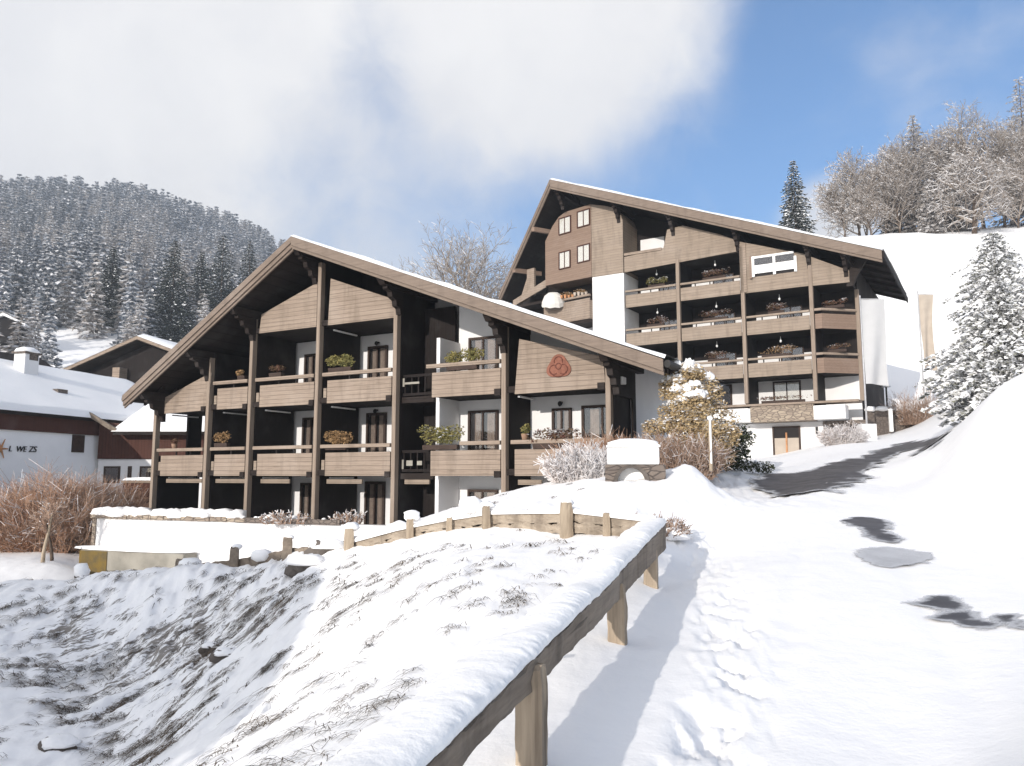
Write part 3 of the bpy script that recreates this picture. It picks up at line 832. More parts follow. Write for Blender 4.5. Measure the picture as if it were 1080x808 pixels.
def rB(u): return BP[1] + (u - BP[0]) * (BR[1] - BP[1]) / (BR[0] - BP[0])


C12, S12 = math.cos(math.radians(12)), math.sin(math.radians(12))


class TB(MB):
    """frame of the tower's left face, folded back 12 degrees at u = -10.8"""
    def loc(s, u, v, w):
        return (-10.8 + u * C12 - v * S12, -(.1 + u * S12 + v * C12), w)
    def bx(s, u0, u1, v0, v1, w0, w1, m=0):
        s.hexa([s.loc(u0, v0, w0), s.loc(u1, v0, w0), s.loc(u1, v1, w0), s.loc(u0, v1, w0), s.loc(u0, v0, w1), s.loc(u1, v0, w1), s.loc(u1, v1, w1), s.loc(u0, v1, w1)], m)
    def pr(s, poly, v0, v1, m=0):
        n = len(poly)
        s.add([s.loc(u, v0, w) for u, w in poly] + [s.loc(u, v1, w) for u, w in poly],
              [tuple(range(n)), tuple(range(2 * n - 1, n - 1, -1))] + [(i, i + n, (i + 1) % n + n, (i + 1) % n) for i in range(n)], m)


def build_B():
    p = chB
    R1, R2, R3, R4, G = 13.72, 10.88, 8.06, 16.55, 5.2
    m = LB()
    m.pr([(-10.6, 1.0), (6.95, 1.0), (6.95, rB(6.95) - .4), (-10.6, rB(-10.6) - .4)], -14, -2.7)
    m.build('wall', M['dark_wood'], p)
    m = TB(); m.bx(-9.2, -.05, -9, -1.6, 1.0, 16.4); m.pr([(-7.2, 16.4), (-.05, 16.4), (-.05, 22.2), (-2.6, 22.2), (-4.8, 20.0)], -9, -2.6); m.build('wing_wall', M['dark_wood'], p)
    # white lower back walls of the balconies
    m = LB()
    for f in (R1, R2, R3):
        for a, b in ((-8.05, -4.3), (-4.1, .15), (.45, 4.45)):
            if f == R1 and a > 0: continue
            m.bx(a, b, -2.69, -2.6, f + .1, f + 1.78)
    m.bx(-8.05, 6.9, -2.69, -2.6, G, R3)
    m.bx(-8.0, -6.1, -2.69, -2.6, R4 + .2, R4 + 2.9)
    m.build('balcony_wall', M['plaster'], p)
    for f in (R1, R2, R3):
        for a in (-6.6, -2.5, 2.0):
            if f == R1 and a > 0: continue
            window(p, LB, a, a + 1.5, f + .15, f + 2.2, -2.6, 'door', None, .08)
    window(p, LB, 1.4, 3.2, 6.5, 8.0, -2.6, 'window', 'curtain_white', .1)
    window(p, LB, -3.2, -1.4, 6.5, 8.0, -2.6, 'window', None, .1)
    for u, top in ((-4.2, R4), (.3, R4), (4.6, R1)):
        m = LB(); m.bx(u - .12, u + .12, -2.59, -.14, G + .9, top + .1); m.build('party_wall', M['dark_wood'], p)
    for f, u1 in ((R1, .2), (R2, 6.9), (R3, 6.9), (R4, .2)):
        m = LB(); m.bx(-8.15, min(u1, 4.5), -2.58, .04, f + .03, f + .26)
        if u1 > 5:
            m.prism([(0, 0)] * 0 + [(4.51, f + .03), (4.51, f + .26), (5.1, f + .26), (5.1, f + .03)], -.04, 2.58)
            m.hexa([(5.11, -.04, f + .03), (7.0, 1.7, f + .03), (7.0, 2.58, f + .03), (5.11, 2.58, f + .03), (5.11, -.04, f + .26), (7.0, 1.7, f + .26), (7.0, 2.58, f + .26), (5.11, 2.58, f + .26)])
        m.build('floor_slab', M['dark_beam'], p)
    m = LB(); m.bx(.2, 4.5, -2.58, .04, R1 - .02, R1 + .2); m.bx(4.5, 6.9, -2.58, .02, R1 - .05, R1 + .15); m.build('floor_slab', M['dark_beam'], p)
    # posts
    for u, top in ((-4.15, 16.7), (.32, 16.95), (4.62, 15.3), (7.05, 13.5)):
        m = LB()
        if u < 7: m.bx(u - .12, u + .12, -.1, .2, 6.35, top)
        else: m.bx(u - .12, u + .12, -1.85, -1.6, 6.35, top)
        m.build('post', M['post_wood'], p, bevel=.02)
    # balconies
    for f in (R1, R2, R3):
        balcony(p, LB, -8.12, -4.3, f, h=.92, rail=1.12, mat='board_pale')
        balcony(p, LB, -3.98, .15, f, h=.92, rail=1.12, mat='board_pale')
        if f != R1: balcony(p, LB, .5, 4.46, f, h=.92, rail=1.12, mat='board_pale')
    for f in (R2, R3):
        m = LB()
        m.bx(4.78, 5.2, .03, .1, f, f + .95)
        m.hexa([(5.205, -.10, f), (6.95, 1.55, f), (6.9, 1.60, f), (5.205, -.03, f), (5.205, -.10, f + .95), (6.95, 1.55, f + .95), (6.9, 1.60, f + .95), (5.205, -.03, f + .95)])
        b = m.build('corner_balcony', M['facet_wood'], p)
        r = LB(); r.bx(4.76, 5.2, -.02, .16, f + 1.15, f + 1.3)
        r.hexa([(5.21, -.16, f + 1.15), (7.02, 1.53, f + 1.15), (6.88, 1.66, f + 1.15), (5.21, .02, f + 1.15), (5.21, -.16, f + 1.3), (7.02, 1.53, f + 1.3), (6.88, 1.66, f + 1.3), (5.21, .02, f + 1.3)])
        r.build('handrail', M['board'], b)
    # gable panels
    def panel(poly, v0=.05, v1=.12, mat='board_pale'):
        m = LB(); m.pr(poly, v0, v1); return m.build('gable_panel', M[mat], p, bevel=.01)
    panel([(-8.18, R4 - .2), (.2, R4 + .1), (.2, 17.35), (-1.17, 18.05), (-3.7, 19.1), (-4.85, 19.0), (-5.15, 17.72), (-8.18, 17.5)])
    m = LB(); m.bx(-8.15, -5.3, -.02, .2, 17.58, 17.75); m.build('handrail', M['board'], p)
    gp = panel([(.2, R1), (4.62, R1 - .03), (4.62, 15.72), (.2, 17.3)])
    panel([(4.66, R1 - .05), (6.92, R1 - .12), (6.92, 14.35), (4.66, 15.6)])
    m = LB(); m.bx(.22, .62, .13, .2, R1 + .05, 17.1); m.build('corner_board', M['board'], p)
    # wide white-framed window in the gable
    m = LB()
    u0, u1, w0, w1 = 1.0, 3.85, 14.72, 16.1
    m.bx(u0, u0 + .16, .125, .26, w0, w1); m.bx(u1 - .16, u1, .125, .26, w0, w1 - .35); m.bx(u0 + .165, u1 - .165, .125, .26, w1 - .16, w1 - .02)
    m.bx(2.36, 2.52, .125, .26, w0, w1 - .165); m.bx(u0 + .165, 2.355, .125, .24, w0 + .2, w0 + .75); m.bx(2.525, u1 - .165, .125, .24, w0 + .2, w0 + .75)
    m.bx(u0 + .165, u1 - .165, .124, .135, w0 + .02, w1 - .17, 1)
    f = m.build('window', [M['white_paint'], M['room_dark']], gp)
    m = LB(); m.bx(u0 + .165, 2.355, .18, .185, w0 + .78, w1 - .17); m.bx(2.525, u1 - .165, .18, .185, w0 + .78, w1 - .17); 
    m.build('pane', M['glass'], f)
    m = LB(); m.bx(.86, 1.0 - .003, .124, .3, w0 - .1, w1 + .05); m.build('window_board', M['facet_wood'], gp)
    # tower
    m = LB(); m.bx(-10.78, -8.25, -2.6, .08, 1.0, 16.35); m.build('tower_base', M['plaster'], p)
    m = LB(); m.pr([(-10.79, 16.36), (-8.25, 16.36), (-8.25, 20.3), (-8.5, 20.95), (-9.0, 21.4), (-9.7, 21.68), (-10.79, 21.98)], -2.6, .12); m.build('tower_front', M['board_pale'], p, bevel=.012)
    m = TB(); m.pr([(-4.6, 16.5), (-.01, 16.4), (-.01, 22.0), (-2.5, 22.0), (-3.2, 21.75), (-3.85, 21.15), (-4.6, 20.1)], -2.5, .03); tf = m.build('tower_side', M['facet_wood'], p)
    for (a, b, c, d) in ((-3.15, -1.92, 20.25, 21.6), (-1.3, -.07, 20.4, 21.7), (-3.16, -2.0, 17.5, 18.88), (-1.33, -.1, 17.65, 19.0)):
        window(tf, TB, a, b, c, d, .031, 'window', 'full', .07, True, .10, 'red_wood')
    # left-hand balconies
    m = TB(); m.bx(-4.5, .02, .28, .36, 13.2, 14.75); lb = m.build('balcony_panel', M['board'], p)
    m = TB(); m.bx(-4.5, .02, .22, .42, 14.9, 15.05); m.build('handrail', M['board'], lb)
    m = TB(); m.bx(-.08, .02, -1.5, .275, 13.2, 14.6); m.build('side_panel', M['board'], lb)
    m = TB(); m.bx(-4.5, 0, -1.5, .25, 12.95, 13.18); m.bx(-8.3, -4.4, -2.5, 0, 15.2, 15.4); m.build('floor_slab', M['dark_beam'], p)
    m = TB(); m.pr([(-8.2, 15.4), (-4.62, 16.4), (-4.62, 17.0), (-8.2, 15.9)], -.12, -.02); m.build('balcony_panel', M['board'], p)
    m = TB(); m.bx(-6.9, -6.1, -.5, -.3, 16.1, 18.3); m.build('post', M['board'], p)
    m = TB(); m.pr([(-7.9, 15.5), (-6.95, 17.6), (-6.95, 15.9)], -.45, -.35); m.build('side_panel', M['board'], p)
    m = TB(); m.bx(-3, 0, -1.5, -1.4, 9, 12.9); m.build('wing_base', M['plaster_grey'], p)
    # ground floor
    m = LB(); m.bx(-8.2, 4.72, -2.69, -1.2, .8, 5.1); m.build('garage_wall', M['plaster'], p)
    m = LB(); m.bx(.52, 4.44, -1.1, .1, 5.12, 6.15); m.build('stone_parapet', M['stone'], p)
    for a, b in ((-3.2, .515), (4.445, 6.3)):
        m = LB(); m.bx(a, b, -1.1, .14, 5.16, 6.02); m.build('flower_trough', M['white_paint'], p, bevel=.02)
    m = LB(); m.bx(-8.15, 7.1, -1.15, .22, 6.16, 6.30); m.build('parapet_rail', M['board'], p, bevel=.01)
    m = LB(); m.bx(4.8, 7.4, -3.5, -.9, 4.85, 5.1); m.bx(4.8, 7.2, -3.6, -3.4, .8, 4.85); m.build('porch', M['dark_stone'], p)
    m = LB(); u0, u1, w0, w1 = 1.58, 3.34, 2.7, 4.86; v = -1.198
    m.bx(u0, u0 + .1, v, v + .1, w0, w1); m.bx(u1 - .1, u1, v, v + .1, w0, w1); m.bx(u0 + .1, u1 - .1, v, v + .1, w1 - .08, w1); m.bx(u0 + .1, u1 - .1, v, v + .012, w0, w1 - .08, 1)
    gd = m.build('garage_door', [M['frame_wood'], M['room_dark']], p)
    m = LB(); m.bx(u0 + .12, 2.40, v + .02, v + .07, w0, w0 + 1.4); m.bx(2.52, u1 - .12, v + .02, v + .07, w0, w0 + 1.4); m.build('door_leaf', M['flag_beige'], gd)
    m = LB(); m.bx(2.41, 2.51, v + .02, v + .11, w0, w0 + 1.75); m.build('door_post', M['orange_trim'], gd)
    m = LB(); m.bx(4.3, 4.42, v, v + .2, 4.3, 4.75); m.build('wall_lamp', M['black_iron'], p)
    for k, (u, w) in enumerate(((-6.1, R1 + 2.45), (-1.8, R1 + 2.5), (-6.1, R2 + 2.45), (-1.8, R2 + 2.4), (2.43, R2 + 2.4), (-1.85, R3 + 2.45), (2.4, R3 + 2.4))):
        m = LB(); m.blob((u, .9, w), (.075, .075, .10), 10, k, 0); m.bx(u - .015, u + .015, -.915, -.885, w + .08, w + .32); m.build('globe_lamp', M['white_paint'], p, smooth=True)
    # purlins
    for u in (-13.2, -8.55, -4.4, .1, 4.6, 6.75):
        purlin(p, u, rB(u) - .34, -2.6, 1.34, .3, .42, 1.15)
    m = LB(); m.prism([(6.7, 13.4), (7.1, 13.4), (7.35, 14.0), (7.9, 14.9), (7.4, 15.0), (6.9, 14.4)], -.0, .3); m.build('corner_brace', M['dark_beam'], p)
    for du, z in ((-2.6, 21.0), (-5.6, 18.4)):
        c28, s28 = math.cos(math.radians(28)), math.sin(math.radians(28))
        x = BP[0] + du * c28; y = -1.5 - du * s28
        m = LB(); m.hexa([(x - .1, y - .0, z - .3), (x + .15, y + .0, z - .3), (x + 1.4, y + 2.2, z - .3), (x + 1.15, y + 2.2, z - .3), (x - .1, y, z + .05), (x + .15, y, z + .05), (x + 1.4, y + 2.2, z + .05), (x + 1.15, y + 2.2, z + .05)])
        m.build('purlin', M['facet_wood'], p)
    # roof
    VF, VB = 1.5, -13.0
    r = LB()
    r.pr([BP, BR, (BR[0], BR[1] - .26), (BP[0], BP[1] - .26)], VB, VF)
    def lp(x, y, z, d): return (x, y, z - d)
    P0 = (BP[0] - .004, -VF, BP[1]); P1 = (BP[0] - .004, -VB, BP[1]); Q0 = (BL[0], -BL[1], BL[2]); Q1 = (BL[0], -VB, BL[2])
    r.hexa([lp(*Q0, .26), lp(*P0, .26), lp(*P1, .26), lp(*Q1, .26), Q0, P0, P1, Q1])
    roof = r.build('roof', M['dark_beam'], p)
    b = LB()
    def rake(lo, hi, v0, v1): b.pr([(BP[0], BP[1] + hi), (BR[0], BR[1] + hi), (BR[0], BR[1] + lo), (BP[0], BP[1] + lo)], v0, v1)
    rake(-.52, .04, VF + .002, VF + .07); rake(-.68, -.4, VF - .08, VF - .002)
    d = np.array([P0[0] - Q0[0], P0[1] - Q0[1]]); d = d / np.linalg.norm(d); nn = np.array([d[1], -d[0]])
    for lo, hi, o0, o1 in ((-.36, .04, .003, .07), (-.6, -.3, -.09, -.003)):
        q = [Q0, P0]
        b.hexa([(q[0][0] + nn[0] * o0, q[0][1] + nn[1] * o0, q[0][2] + lo), (q[1][0] + nn[0] * o0, q[1][1] + nn[1] * o0, q[1][2] + lo), (q[1][0] + nn[0] * o1, q[1][1] + nn[1] * o1, q[1][2] + lo), (q[0][0] + nn[0] * o1, q[0][1] + nn[1] * o1, q[0][2] + lo),
                (q[0][0] + nn[0] * o0, q[0][1] + nn[1] * o0, q[0][2] + hi), (q[1][0] + nn[0] * o0, q[1][1] + nn[1] * o0, q[1][2] + hi), (q[1][0] + nn[0] * o1, q[1][1] + nn[1] * o1, q[1][2] + hi), (q[0][0] + nn[0] * o1, q[0][1] + nn[1] * o1, q[0][2] + hi)])
    b.build('barge_board', M['rake_wood'], roof)
    e = LB(); e.bx(BR[0] + .005, BR[0] + .09, VB, VF - .1, BR[1] - .36, BR[1] + .03); e.build('fascia', M['dark_beam'], roof)
    snow_strip(roof, 'roof_snow', (BP[0], BP[1] + .05), (BR[0] + .05, BR[1] + .05), VF + .06, VB, .22, 6)
    for v in (.9, -1.2, -3.3, -5.4, -7.5, -9.6, -11.7):
        k = LB(); k.prism([(BR[0] - .02, BR[1] - .27), (BR[0] - 2.2, rB(BR[0] - 2.2) - .28), (BR[0] - 2.2, rB(BR[0] - 2.2) - .48), (BR[0] - .02, BR[1] - .42)], -v, -v + .16); k.build('rafter', M['dark_beam'], roof)


build_B()


def fromA(u, v, w):
    q = chA.matrix_world @ Vector((u, -v, w)); return q


bpy.context.view_layer.update()

# ------------------------------------------------------------------ vegetation makers
def conifer_mesh(h, rad, nwh, nbr, nsp, seed, snow=.5, mats=('bark', 'needle_dark', 'fir_snow'), sp=(.34, .13), droop=.35, base=.04, shape=.85, wild=.15, stilt=.75, ssz=1.0):
    """crown of many small sprays on drooping boughs; some sprays carry a pad of snow"""
    r = np.random.RandomState(seed)
    C_ = []; D_ = []; L_ = []
    for i in range(nwh):
        t = (i + .35 * r.rand()) / nwh
        z = h * (base + (1 - base) * t)
        R = rad * (1 - t) ** shape * (1 + wild * r.randn()) + .02 * h * (1 - t) + .012 * h
        k = max(4, int(nbr * (1 - t * .55)))
        ph = r.rand() * 6.28
        for b in range(k):
            az = ph + 6.283 * (b + .6 * r.rand()) / k
            Rb = R * (.72 + .42 * r.rand())
            n = max(3, int(nsp * Rb / rad + 2))
            s = (np.arange(n) + r.rand(n)) / n
            s = .12 + .88 * s
            x = s * Rb; zz = z - droop * Rb * s ** 1.5 + .25 * Rb * (s - s * s) + .10 * Rb * np.maximum(0, s - .8) * 3
            lat = (r.rand(n) - .5) * .55 * Rb * (1.1 - s) + (r.rand(n) - .5) * .10 * Rb
            ca, sa = math.cos(az), math.sin(az)
            C_.append(np.c_[x * ca - lat * sa, x * sa + lat * ca, zz + .02 * h / 10 * r.randn(n)])
            sgn = np.sign(lat)
            dv = np.c_[ca * (.8) - sa * sgn * .6, sa * .8 + ca * sgn * .6, -.30 + .3 * r.randn(n)]
            dv += .25 * r.randn(n, 3); dv /= np.linalg.norm(dv, axis=1)[:, None]
            D_.append(dv); L_.append((.75 + .5 * r.rand(n)) * (1 - .45 * t))
    C_ = np.concatenate(C_); D_ = np.concatenate(D_); L_ = np.concatenate(L_)
    n = len(C_)

    def quads(C, D, l, w, tilt):
        side = np.cross(D, np.array([0, 0, 1.0])); side /= np.linalg.norm(side, axis=1)[:, None] + 1e-9
        upv = np.cross(side, D)
        a = tilt * r.randn(len(C))
        sd = side * np.cos(a)[:, None] + upv * np.sin(a)[:, None]
        p0 = C - D * l[:, None] * .35; p2 = C + D * l[:, None] * .65; mid = C + D * l[:, None] * .1
        p1 = mid + sd * w[:, None] * .5 - np.array([0, 0, .12]) * w[:, None]; p3 = mid - sd * w[:, None] * .5 - np.array([0, 0, .12]) * w[:, None]
        return np.stack([p0, p1, p2, p3], 1).reshape(-1, 3)
    V1 = quads(C_, D_, L_ * sp[0], L_ * sp[1], .9)
    keep = r.rand(n) < snow
    Cs = C_[keep] + np.array([0, 0, .035 * sp[0] / .34]); Ds = D_[keep].copy(); Ds[:, 2] *= .4; Ds /= np.linalg.norm(Ds, axis=1)[:, None]
    V2 = quads(Cs, Ds, L_[keep] * sp[0] * ssz * (.55 + .5 * r.rand(len(Cs))), L_[keep] * sp[1] * ssz * (.7 + .7 * r.rand(len(Cs))), stilt)
    tr = []
    ns = 7
    for j in range(9):
        t = j / 8; rr = max(.0025 * h, .020 * h * (1 - t)) * .8
        for q in range(ns): tr.append((rr * math.cos(6.283 * q / ns), rr * math.sin(6.283 * q / ns), h * t * .97))
    fq = [(j * ns + q, j * ns + (q + 1) % ns, (j + 1) * ns + (q + 1) % ns, (j + 1) * ns + q) for j in range(8) for q in range(ns)]
    return V1, V2, np.array(tr), np.array(fq)


def conifer(name, loc, label, cat, group, h, rad, nwh, nbr, nsp, seed, mats=('bark', 'needle_dark', 'fir_snow'), **kw):
    V1, V2, tr, fq = conifer_mesh(h, rad, nwh, nbr, nsp, seed, **kw)
    o = thing(name, loc, label, cat, group, seed * 1.7)
    np_obj('trunk', tr, fq, [M[mats[0]]], None, o, True)
    n1, n2 = len(V1) // 4, len(V2) // 4
    V = np.concatenate([V1, V2]); Fq = np.arange(len(V)).reshape(-1, 4)
    np_obj('crown', V, Fq, [M[mats[1]], M[mats[2]]], np.r_[np.zeros(n1), np.ones(n2)], o)
    return o


def branch_segments(h, seed, lev=4, spread=.75, first=.22, ratio=.70, kids=(5, 4, 4, 3), up=.25, tr=.022, lean=0):
    """recursive limbs -> list of (p, q, r0, r1, level)"""
    r = random.Random(seed); out = []

    def grow(p, d, L, rad, l):
        n = 5 if l == 0 else (4 if l < 2 else 3)
        pts = [p]; dd = d.copy()
        for i in range(n):
            dd = (dd + Vector((r.gauss(0, .10), r.gauss(0, .10), r.gauss(0, .07) + up * .10))).normalized()
            pts.append(pts[-1] + dd * (L / n))
        for i in range(n):
            t0, t1 = i / n, (i + 1) / n
            out.append((pts[i], pts[i + 1], rad * (1 - .6 * t0), rad * (1 - .6 * t1), l))
        if l >= lev: return
        k = kids[min(l, len(kids) - 1)]
        tot = k * (2 if l == 0 else 1)
        for j in range(tot + 1):
            t = (first if l == 0 else .18) + (1 - (first if l == 0 else .18)) * ((j + .5 * r.random()) / (tot + .5))
            t = min(t, .995); q = t * n; i = min(int(q), n - 1)
            base = pts[i].lerp(pts[i + 1], q - i)
            dirv = (pts[i + 1] - pts[i]).normalized()
            ax = dirv.orthogonal().normalized(); ax.rotate(Matrix.Rotation(j * 2.4 + r.random() * 1.4, 3, dirv))
            a = spread * (.7 + .6 * r.random()) * (1.1 - .45 * t if l == 0 else 1)
            nd = (dirv * math.cos(a) + ax * math.sin(a)).normalized()
            grow(base, nd, L * ratio * (1.05 - .55 * t if l == 0 else .95 - .3 * t) * (.75 + .4 * r.random()), rad * (.62 - .28 * t) , l + 1)
    grow(Vector((0, 0, 0)), Vector((lean, 0, 1)).normalized(), h * .62, h * tr, 0)
    return out


def seg_mesh(segs, minr, n=3):
    P = np.array([s[0] for s in segs]); Q = np.array([s[1] for s in segs])
    r0 = np.maximum(np.array([s[2] for s in segs]), minr); r1 = np.maximum(np.array([s[3] for s in segs]), minr * .8)
    d = Q - P; L = np.linalg.norm(d, axis=1)[:, None] + 1e-9; d = d / L
    ref = np.where(np.abs(d[:, 2:3]) < .9, np.array([[0, 0, 1.0]]), np.array([[1.0, 0, 0]]))
    a = np.cross(d, ref); a /= np.linalg.norm(a, axis=1)[:, None]; b = np.cross(d, a)
    V = np.empty((len(segs), 2 * n, 3))
    for k in range(n):
        t = 6.2832 * k / n
        o = a * math.cos(t) + b * math.sin(t)
        V[:, k] = P + o * r0[:, None]; V[:, n + k] = Q + o * r1[:, None]
    base = (np.arange(len(segs)) * 2 * n)[:, None]
    f = np.array([[k, (k + 1) % n, n + (k + 1) % n, n + k] for k in range(n)])
    Fq = (base[:, :, None] + f[None]).reshape(-1, 4)
    return V.reshape(-1, 3), Fq


def bare_tree(name, loc, label, cat, group, h, seed, mats=('bark', 'twig'), minr=.012, snow=.0, rz=0, **kw):
    segs = branch_segments(h, seed, **kw)
    o = thing(name, loc, label, cat, group, rz)
    tv, tf = seg_mesh([s for s in segs if s[4] == 0], minr, 7)
    np_obj('trunk', tv, tf, [M[mats[0]]], None, o, True)
    rest = [s for s in segs if s[4] > 0]
    bv, bf = seg_mesh(rest, minr, 3)
    mi = np.zeros(len(bf)); V = bv; Fq = bf
    mm = [M[mats[1]]]
    if snow:
        rr = np.random.RandomState(seed)
        sel = [(a + Vector((0, 0, r0 * .9 + minr * .6)), b + Vector((0, 0, r1 * .9 + minr * .6)), max(r0 * .8, minr), max(r1 * .8, minr), l) for (a, b, r0, r1, l) in rest if rr.rand() < snow and abs((b - a).normalized().z) < .86]
        sv, sf = seg_mesh(sel, minr, 3)
        Fq = np.concatenate([bf, sf + len(bv)]); V = np.concatenate([bv, sv]); mi = np.r_[np.zeros(len(bf)), np.ones(len(sf))]; mm.append(M['frost'])
    np_obj('crown', V, Fq, mm, mi, o)
    return o


def twig_bush(name, loc, label, cat, group, size, n, seed, mats=('twig_red',), minr=.006, lean=.5, snow=0, sub=3, flat=False):
    """many thin stems from the ground, each with side twigs"""
    r = np.random.RandomState(seed); segs = []; ss = []
    sx, sy, sz = size
    for i in range(n):
        b = Vector((sx * (r.rand() - .5) * 1.7, sy * (r.rand() - .5) * 1.7, -.1))
        out = Vector((b.x / sx * lean + r.randn() * .22, b.y / sy * lean + r.randn() * .22, 1)).normalized()
        q = 1 - .35 * ((b.x / sx) ** 2 + (b.y / sy) ** 2)
        L = sz * (.6 + .5 * r.rand()) * q
        p = b; d = out; m = 4
        for k in range(m):
            d = (d + Vector(r.randn(3) * .13)).normalized(); p2 = p + d * (L / m)
            segs.append((p, p2, .012 * (1 - k / m) + minr, .012 * (1 - (k + 1) / m) + minr, 1))
            for _ in range(sub):
                e = (d * .7 + Vector(r.randn(3) * .5)).normalized(); t = p.lerp(p2, r.rand()); tip = t + e * L * (.12 + .2 * r.rand())
                segs.append((t, tip, minr, minr * .6, 2))
                if r.rand() < snow: ss.append((t + Vector((0, 0, minr * 2)), tip + Vector((0, 0, minr * 2)), minr * 1.3, minr * 1.3, 2))
            p = p2
    o = thing(name, loc, label, cat, group)
    V, Fq = seg_mesh(segs, minr, 3); mi = np.zeros(len(Fq)); mm = [M[mats[0]]]
    if ss:
        sv, sf = seg_mesh(ss, minr, 3); Fq = np.concatenate([Fq, sf + len(V)]); V = np.concatenate([V, sv]); mi = np.r_[mi, np.ones(len(sf))]; mm.append(M['frost'])
    np_obj('stems', V, Fq, mm, mi, o)
    return o


def leaf_cloud(parent, name, blobs, n, size, mats, seed, snow=0, up=.3, rise=.02):
    """leaf-sized faces spread through ellipsoids; snow lies on the upper ones"""
    r = np.random.RandomState(seed); P = []; T = []
    vol = np.array([b[3] * b[4] * b[5] for b in blobs]) ** .75; vol = vol / vol.sum()
    for b, w in zip(blobs, vol):
        k = int(n * w) + 3
        d = r.randn(k, 3); d /= np.linalg.norm(d, axis=1)[:, None]
        q = d * (.45 + .6 * r.rand(k, 1) ** .6)
        P.append(np.c_[b[0] + q[:, 0] * b[3], b[1] + q[:, 1] * b[4], b[2] + q[:, 2] * b[5]]); T.append(q[:, 2])
    P = np.concatenate(P); T = np.concatenate(T); k = len(P)
    a = r.randn(k, 3); a[:, 2] *= .6; a /= np.linalg.norm(a, axis=1)[:, None]
    c = np.cross(a, r.randn(k, 3)); c /= np.linalg.norm(c, axis=1)[:, None]
    s = size * (.6 + .8 * r.rand(k, 1))
    V = np.stack([P - a * s, P + c * s * .45, P + a * s, P - c * s * .45], 1).reshape(-1, 3)
    mi = np.zeros(k)
    if snow:
        sel = (r.rand(k) < snow * sstep(-.5, .6, T)); S = P[sel] + np.array([0, 0, rise]); m = len(S)
        a = np.c_[r.randn(m, 2), .25 * r.randn(m)]; a /= np.linalg.norm(a, axis=1)[:, None]
        c = np.c_[-a[:, 1], a[:, 0], .3 * r.randn(m)]; s = size * (.9 + .9 * r.rand(m, 1))
        V = np.concatenate([V, np.stack([S - a * s, S + c * s * .7, S + a * s, S - c * s * .7], 1).reshape(-1, 3)]); mi = np.r_[mi, np.ones(m)]
    return np_obj(name, V, np.arange(len(V)).reshape(-1, 4), [M[m_] for m_ in mats], mi, parent)


# ------------------------------------------------------------------ plants standing on the balconies
def pot_plant(frame, u, v, w, wd, ht, n, leaf, label, seed, trough=True, snow=0, name='potted_plant'):
    q = frame.matrix_world @ Vector((u, -v, w))
    o = thing(name, q, label, 'plant', 'plants on the balconies', frame.rotation_euler.z)
    m = MB()
    if trough: m.prism_x([(-.09, 0), (.09, 0), (.12, .17), (-.12, .17)], -wd * .42, wd * .42)
    else: m.tube([(0, 0, 0), (0, 0, .2)], [.09, .13], 12)
    m.build('pot', M['clay_pot' if not trough else 'frame_wood'], o, bevel=.008)
    r = random.Random(seed)
    bl = [((r.random() - .5) * wd * .8, (r.random() - .5) * .12, .17 + ht * (.35 + .35 * r.random()), wd * .2 + .03, .16, ht * .35) for _ in range(max(3, int(wd * 6)))]
    leaf_cloud(o, 'foliage', bl, n, .05, (leaf, 'frost'), seed, snow)
    return o


pA = lambda *a, **k: pot_plant(chA, *a, **k)
pA(-7.35, .0, F2 + 1.22, 1.35, .55, 900, 'leaf_box', 'broad green plant box on the upper balcony below the gable panels beside the central post', 1)
pA(-7.45, .0, F1 + 1.0, 1.2, .62, 900, 'leaf_dry', 'dense ochre clipped plant box on the lower balcony left of a door', 2)
pA(-13.75, .0, F1 + 1.22, .9, .55, 500, 'leaf_dry', 'yellowing bush on the lower balcony rail between second and third post from the left', 3)
pA(-1.7, .06, F2 + .93, 1.5, .62, 1000, 'leaf_box', 'dark green evergreen box on the upper balcony in front of the curtained door', 4)
pA(-2.6, .06, F1 + .93, 1.75, .72, 1300, 'leaf_box', 'overhanging bright green evergreen box on the lower balcony right of the dark stair hall', 5, snow=.15)
pA(-10.75, .0, F2 + 1.22, .8, .35, 260, 'heather', 'reddish heather pot on the upper rail left of the tallest posts', 6)
pA(-12.7, .0, F2 + 1.22, .5, .3, 160, 'leaf_dry', 'small dry pot on the short upper rail next to the trapezoid panel', 7)
pA(-16.75, .0, F1 + 1.22, .35, .3, 120, 'heather', 'tiny reddish pot on the leftmost lower balcony rail', 8, trough=False)
pA(.75, .0, F1 + 1.22, .35, .42, 260, 'leaf_box', 'small bright green pot on the rail right of the rightmost tall post', 9, trough=False)
pA(1.85, .1, F1 + .9, 1.7, .5, 600, 'heather', 'frosted straggly plant box on the lower right balcony above the snow', 10, snow=.5)
pB = lambda *a, **k: pot_plant(chB, *a, **k)
k = 20
for (u, f, wd, leaf, lab) in ((-5.75, 13.72, 1.5, 'leaf_box', 'green plant box on the top balcony of the tall chalet beside the white tower'), (-1.6, 13.72, 1.9, 'heather', 'wide reddish plant box on the top balcony left of the white-framed gable window'),
                              (-5.9, 10.88, 1.5, 'heather', 'frosted reddish plant box on the middle balcony next to the white tower'), (-1.6, 10.88, 2.0, 'heather', 'reddish plant box on the middle balcony between the two inner posts of the tall chalet'),
                              (2.4, 10.88, 1.2, 'heather', 'thin dark plant box on the middle balcony directly under the white-framed window'), (-1.5, 8.06, 1.7, 'heather', 'dark plant box on the lower balcony just above the snowy golden shrub'),
                              (2.3, 8.06, 2.2, 'leaf_dry', 'frosted dry plant box on the lower balcony of the tall chalet above the garage window'), (2.6, 6.3, 3.2, 'heather', 'long low heather box on the stone parapet over the garage door')):
    pB(u, .0, f + (1.26 if f > 7 else 0.0), wd, .55 if f > 7 else .3, 420, leaf, lab, k, snow=.35); k += 1
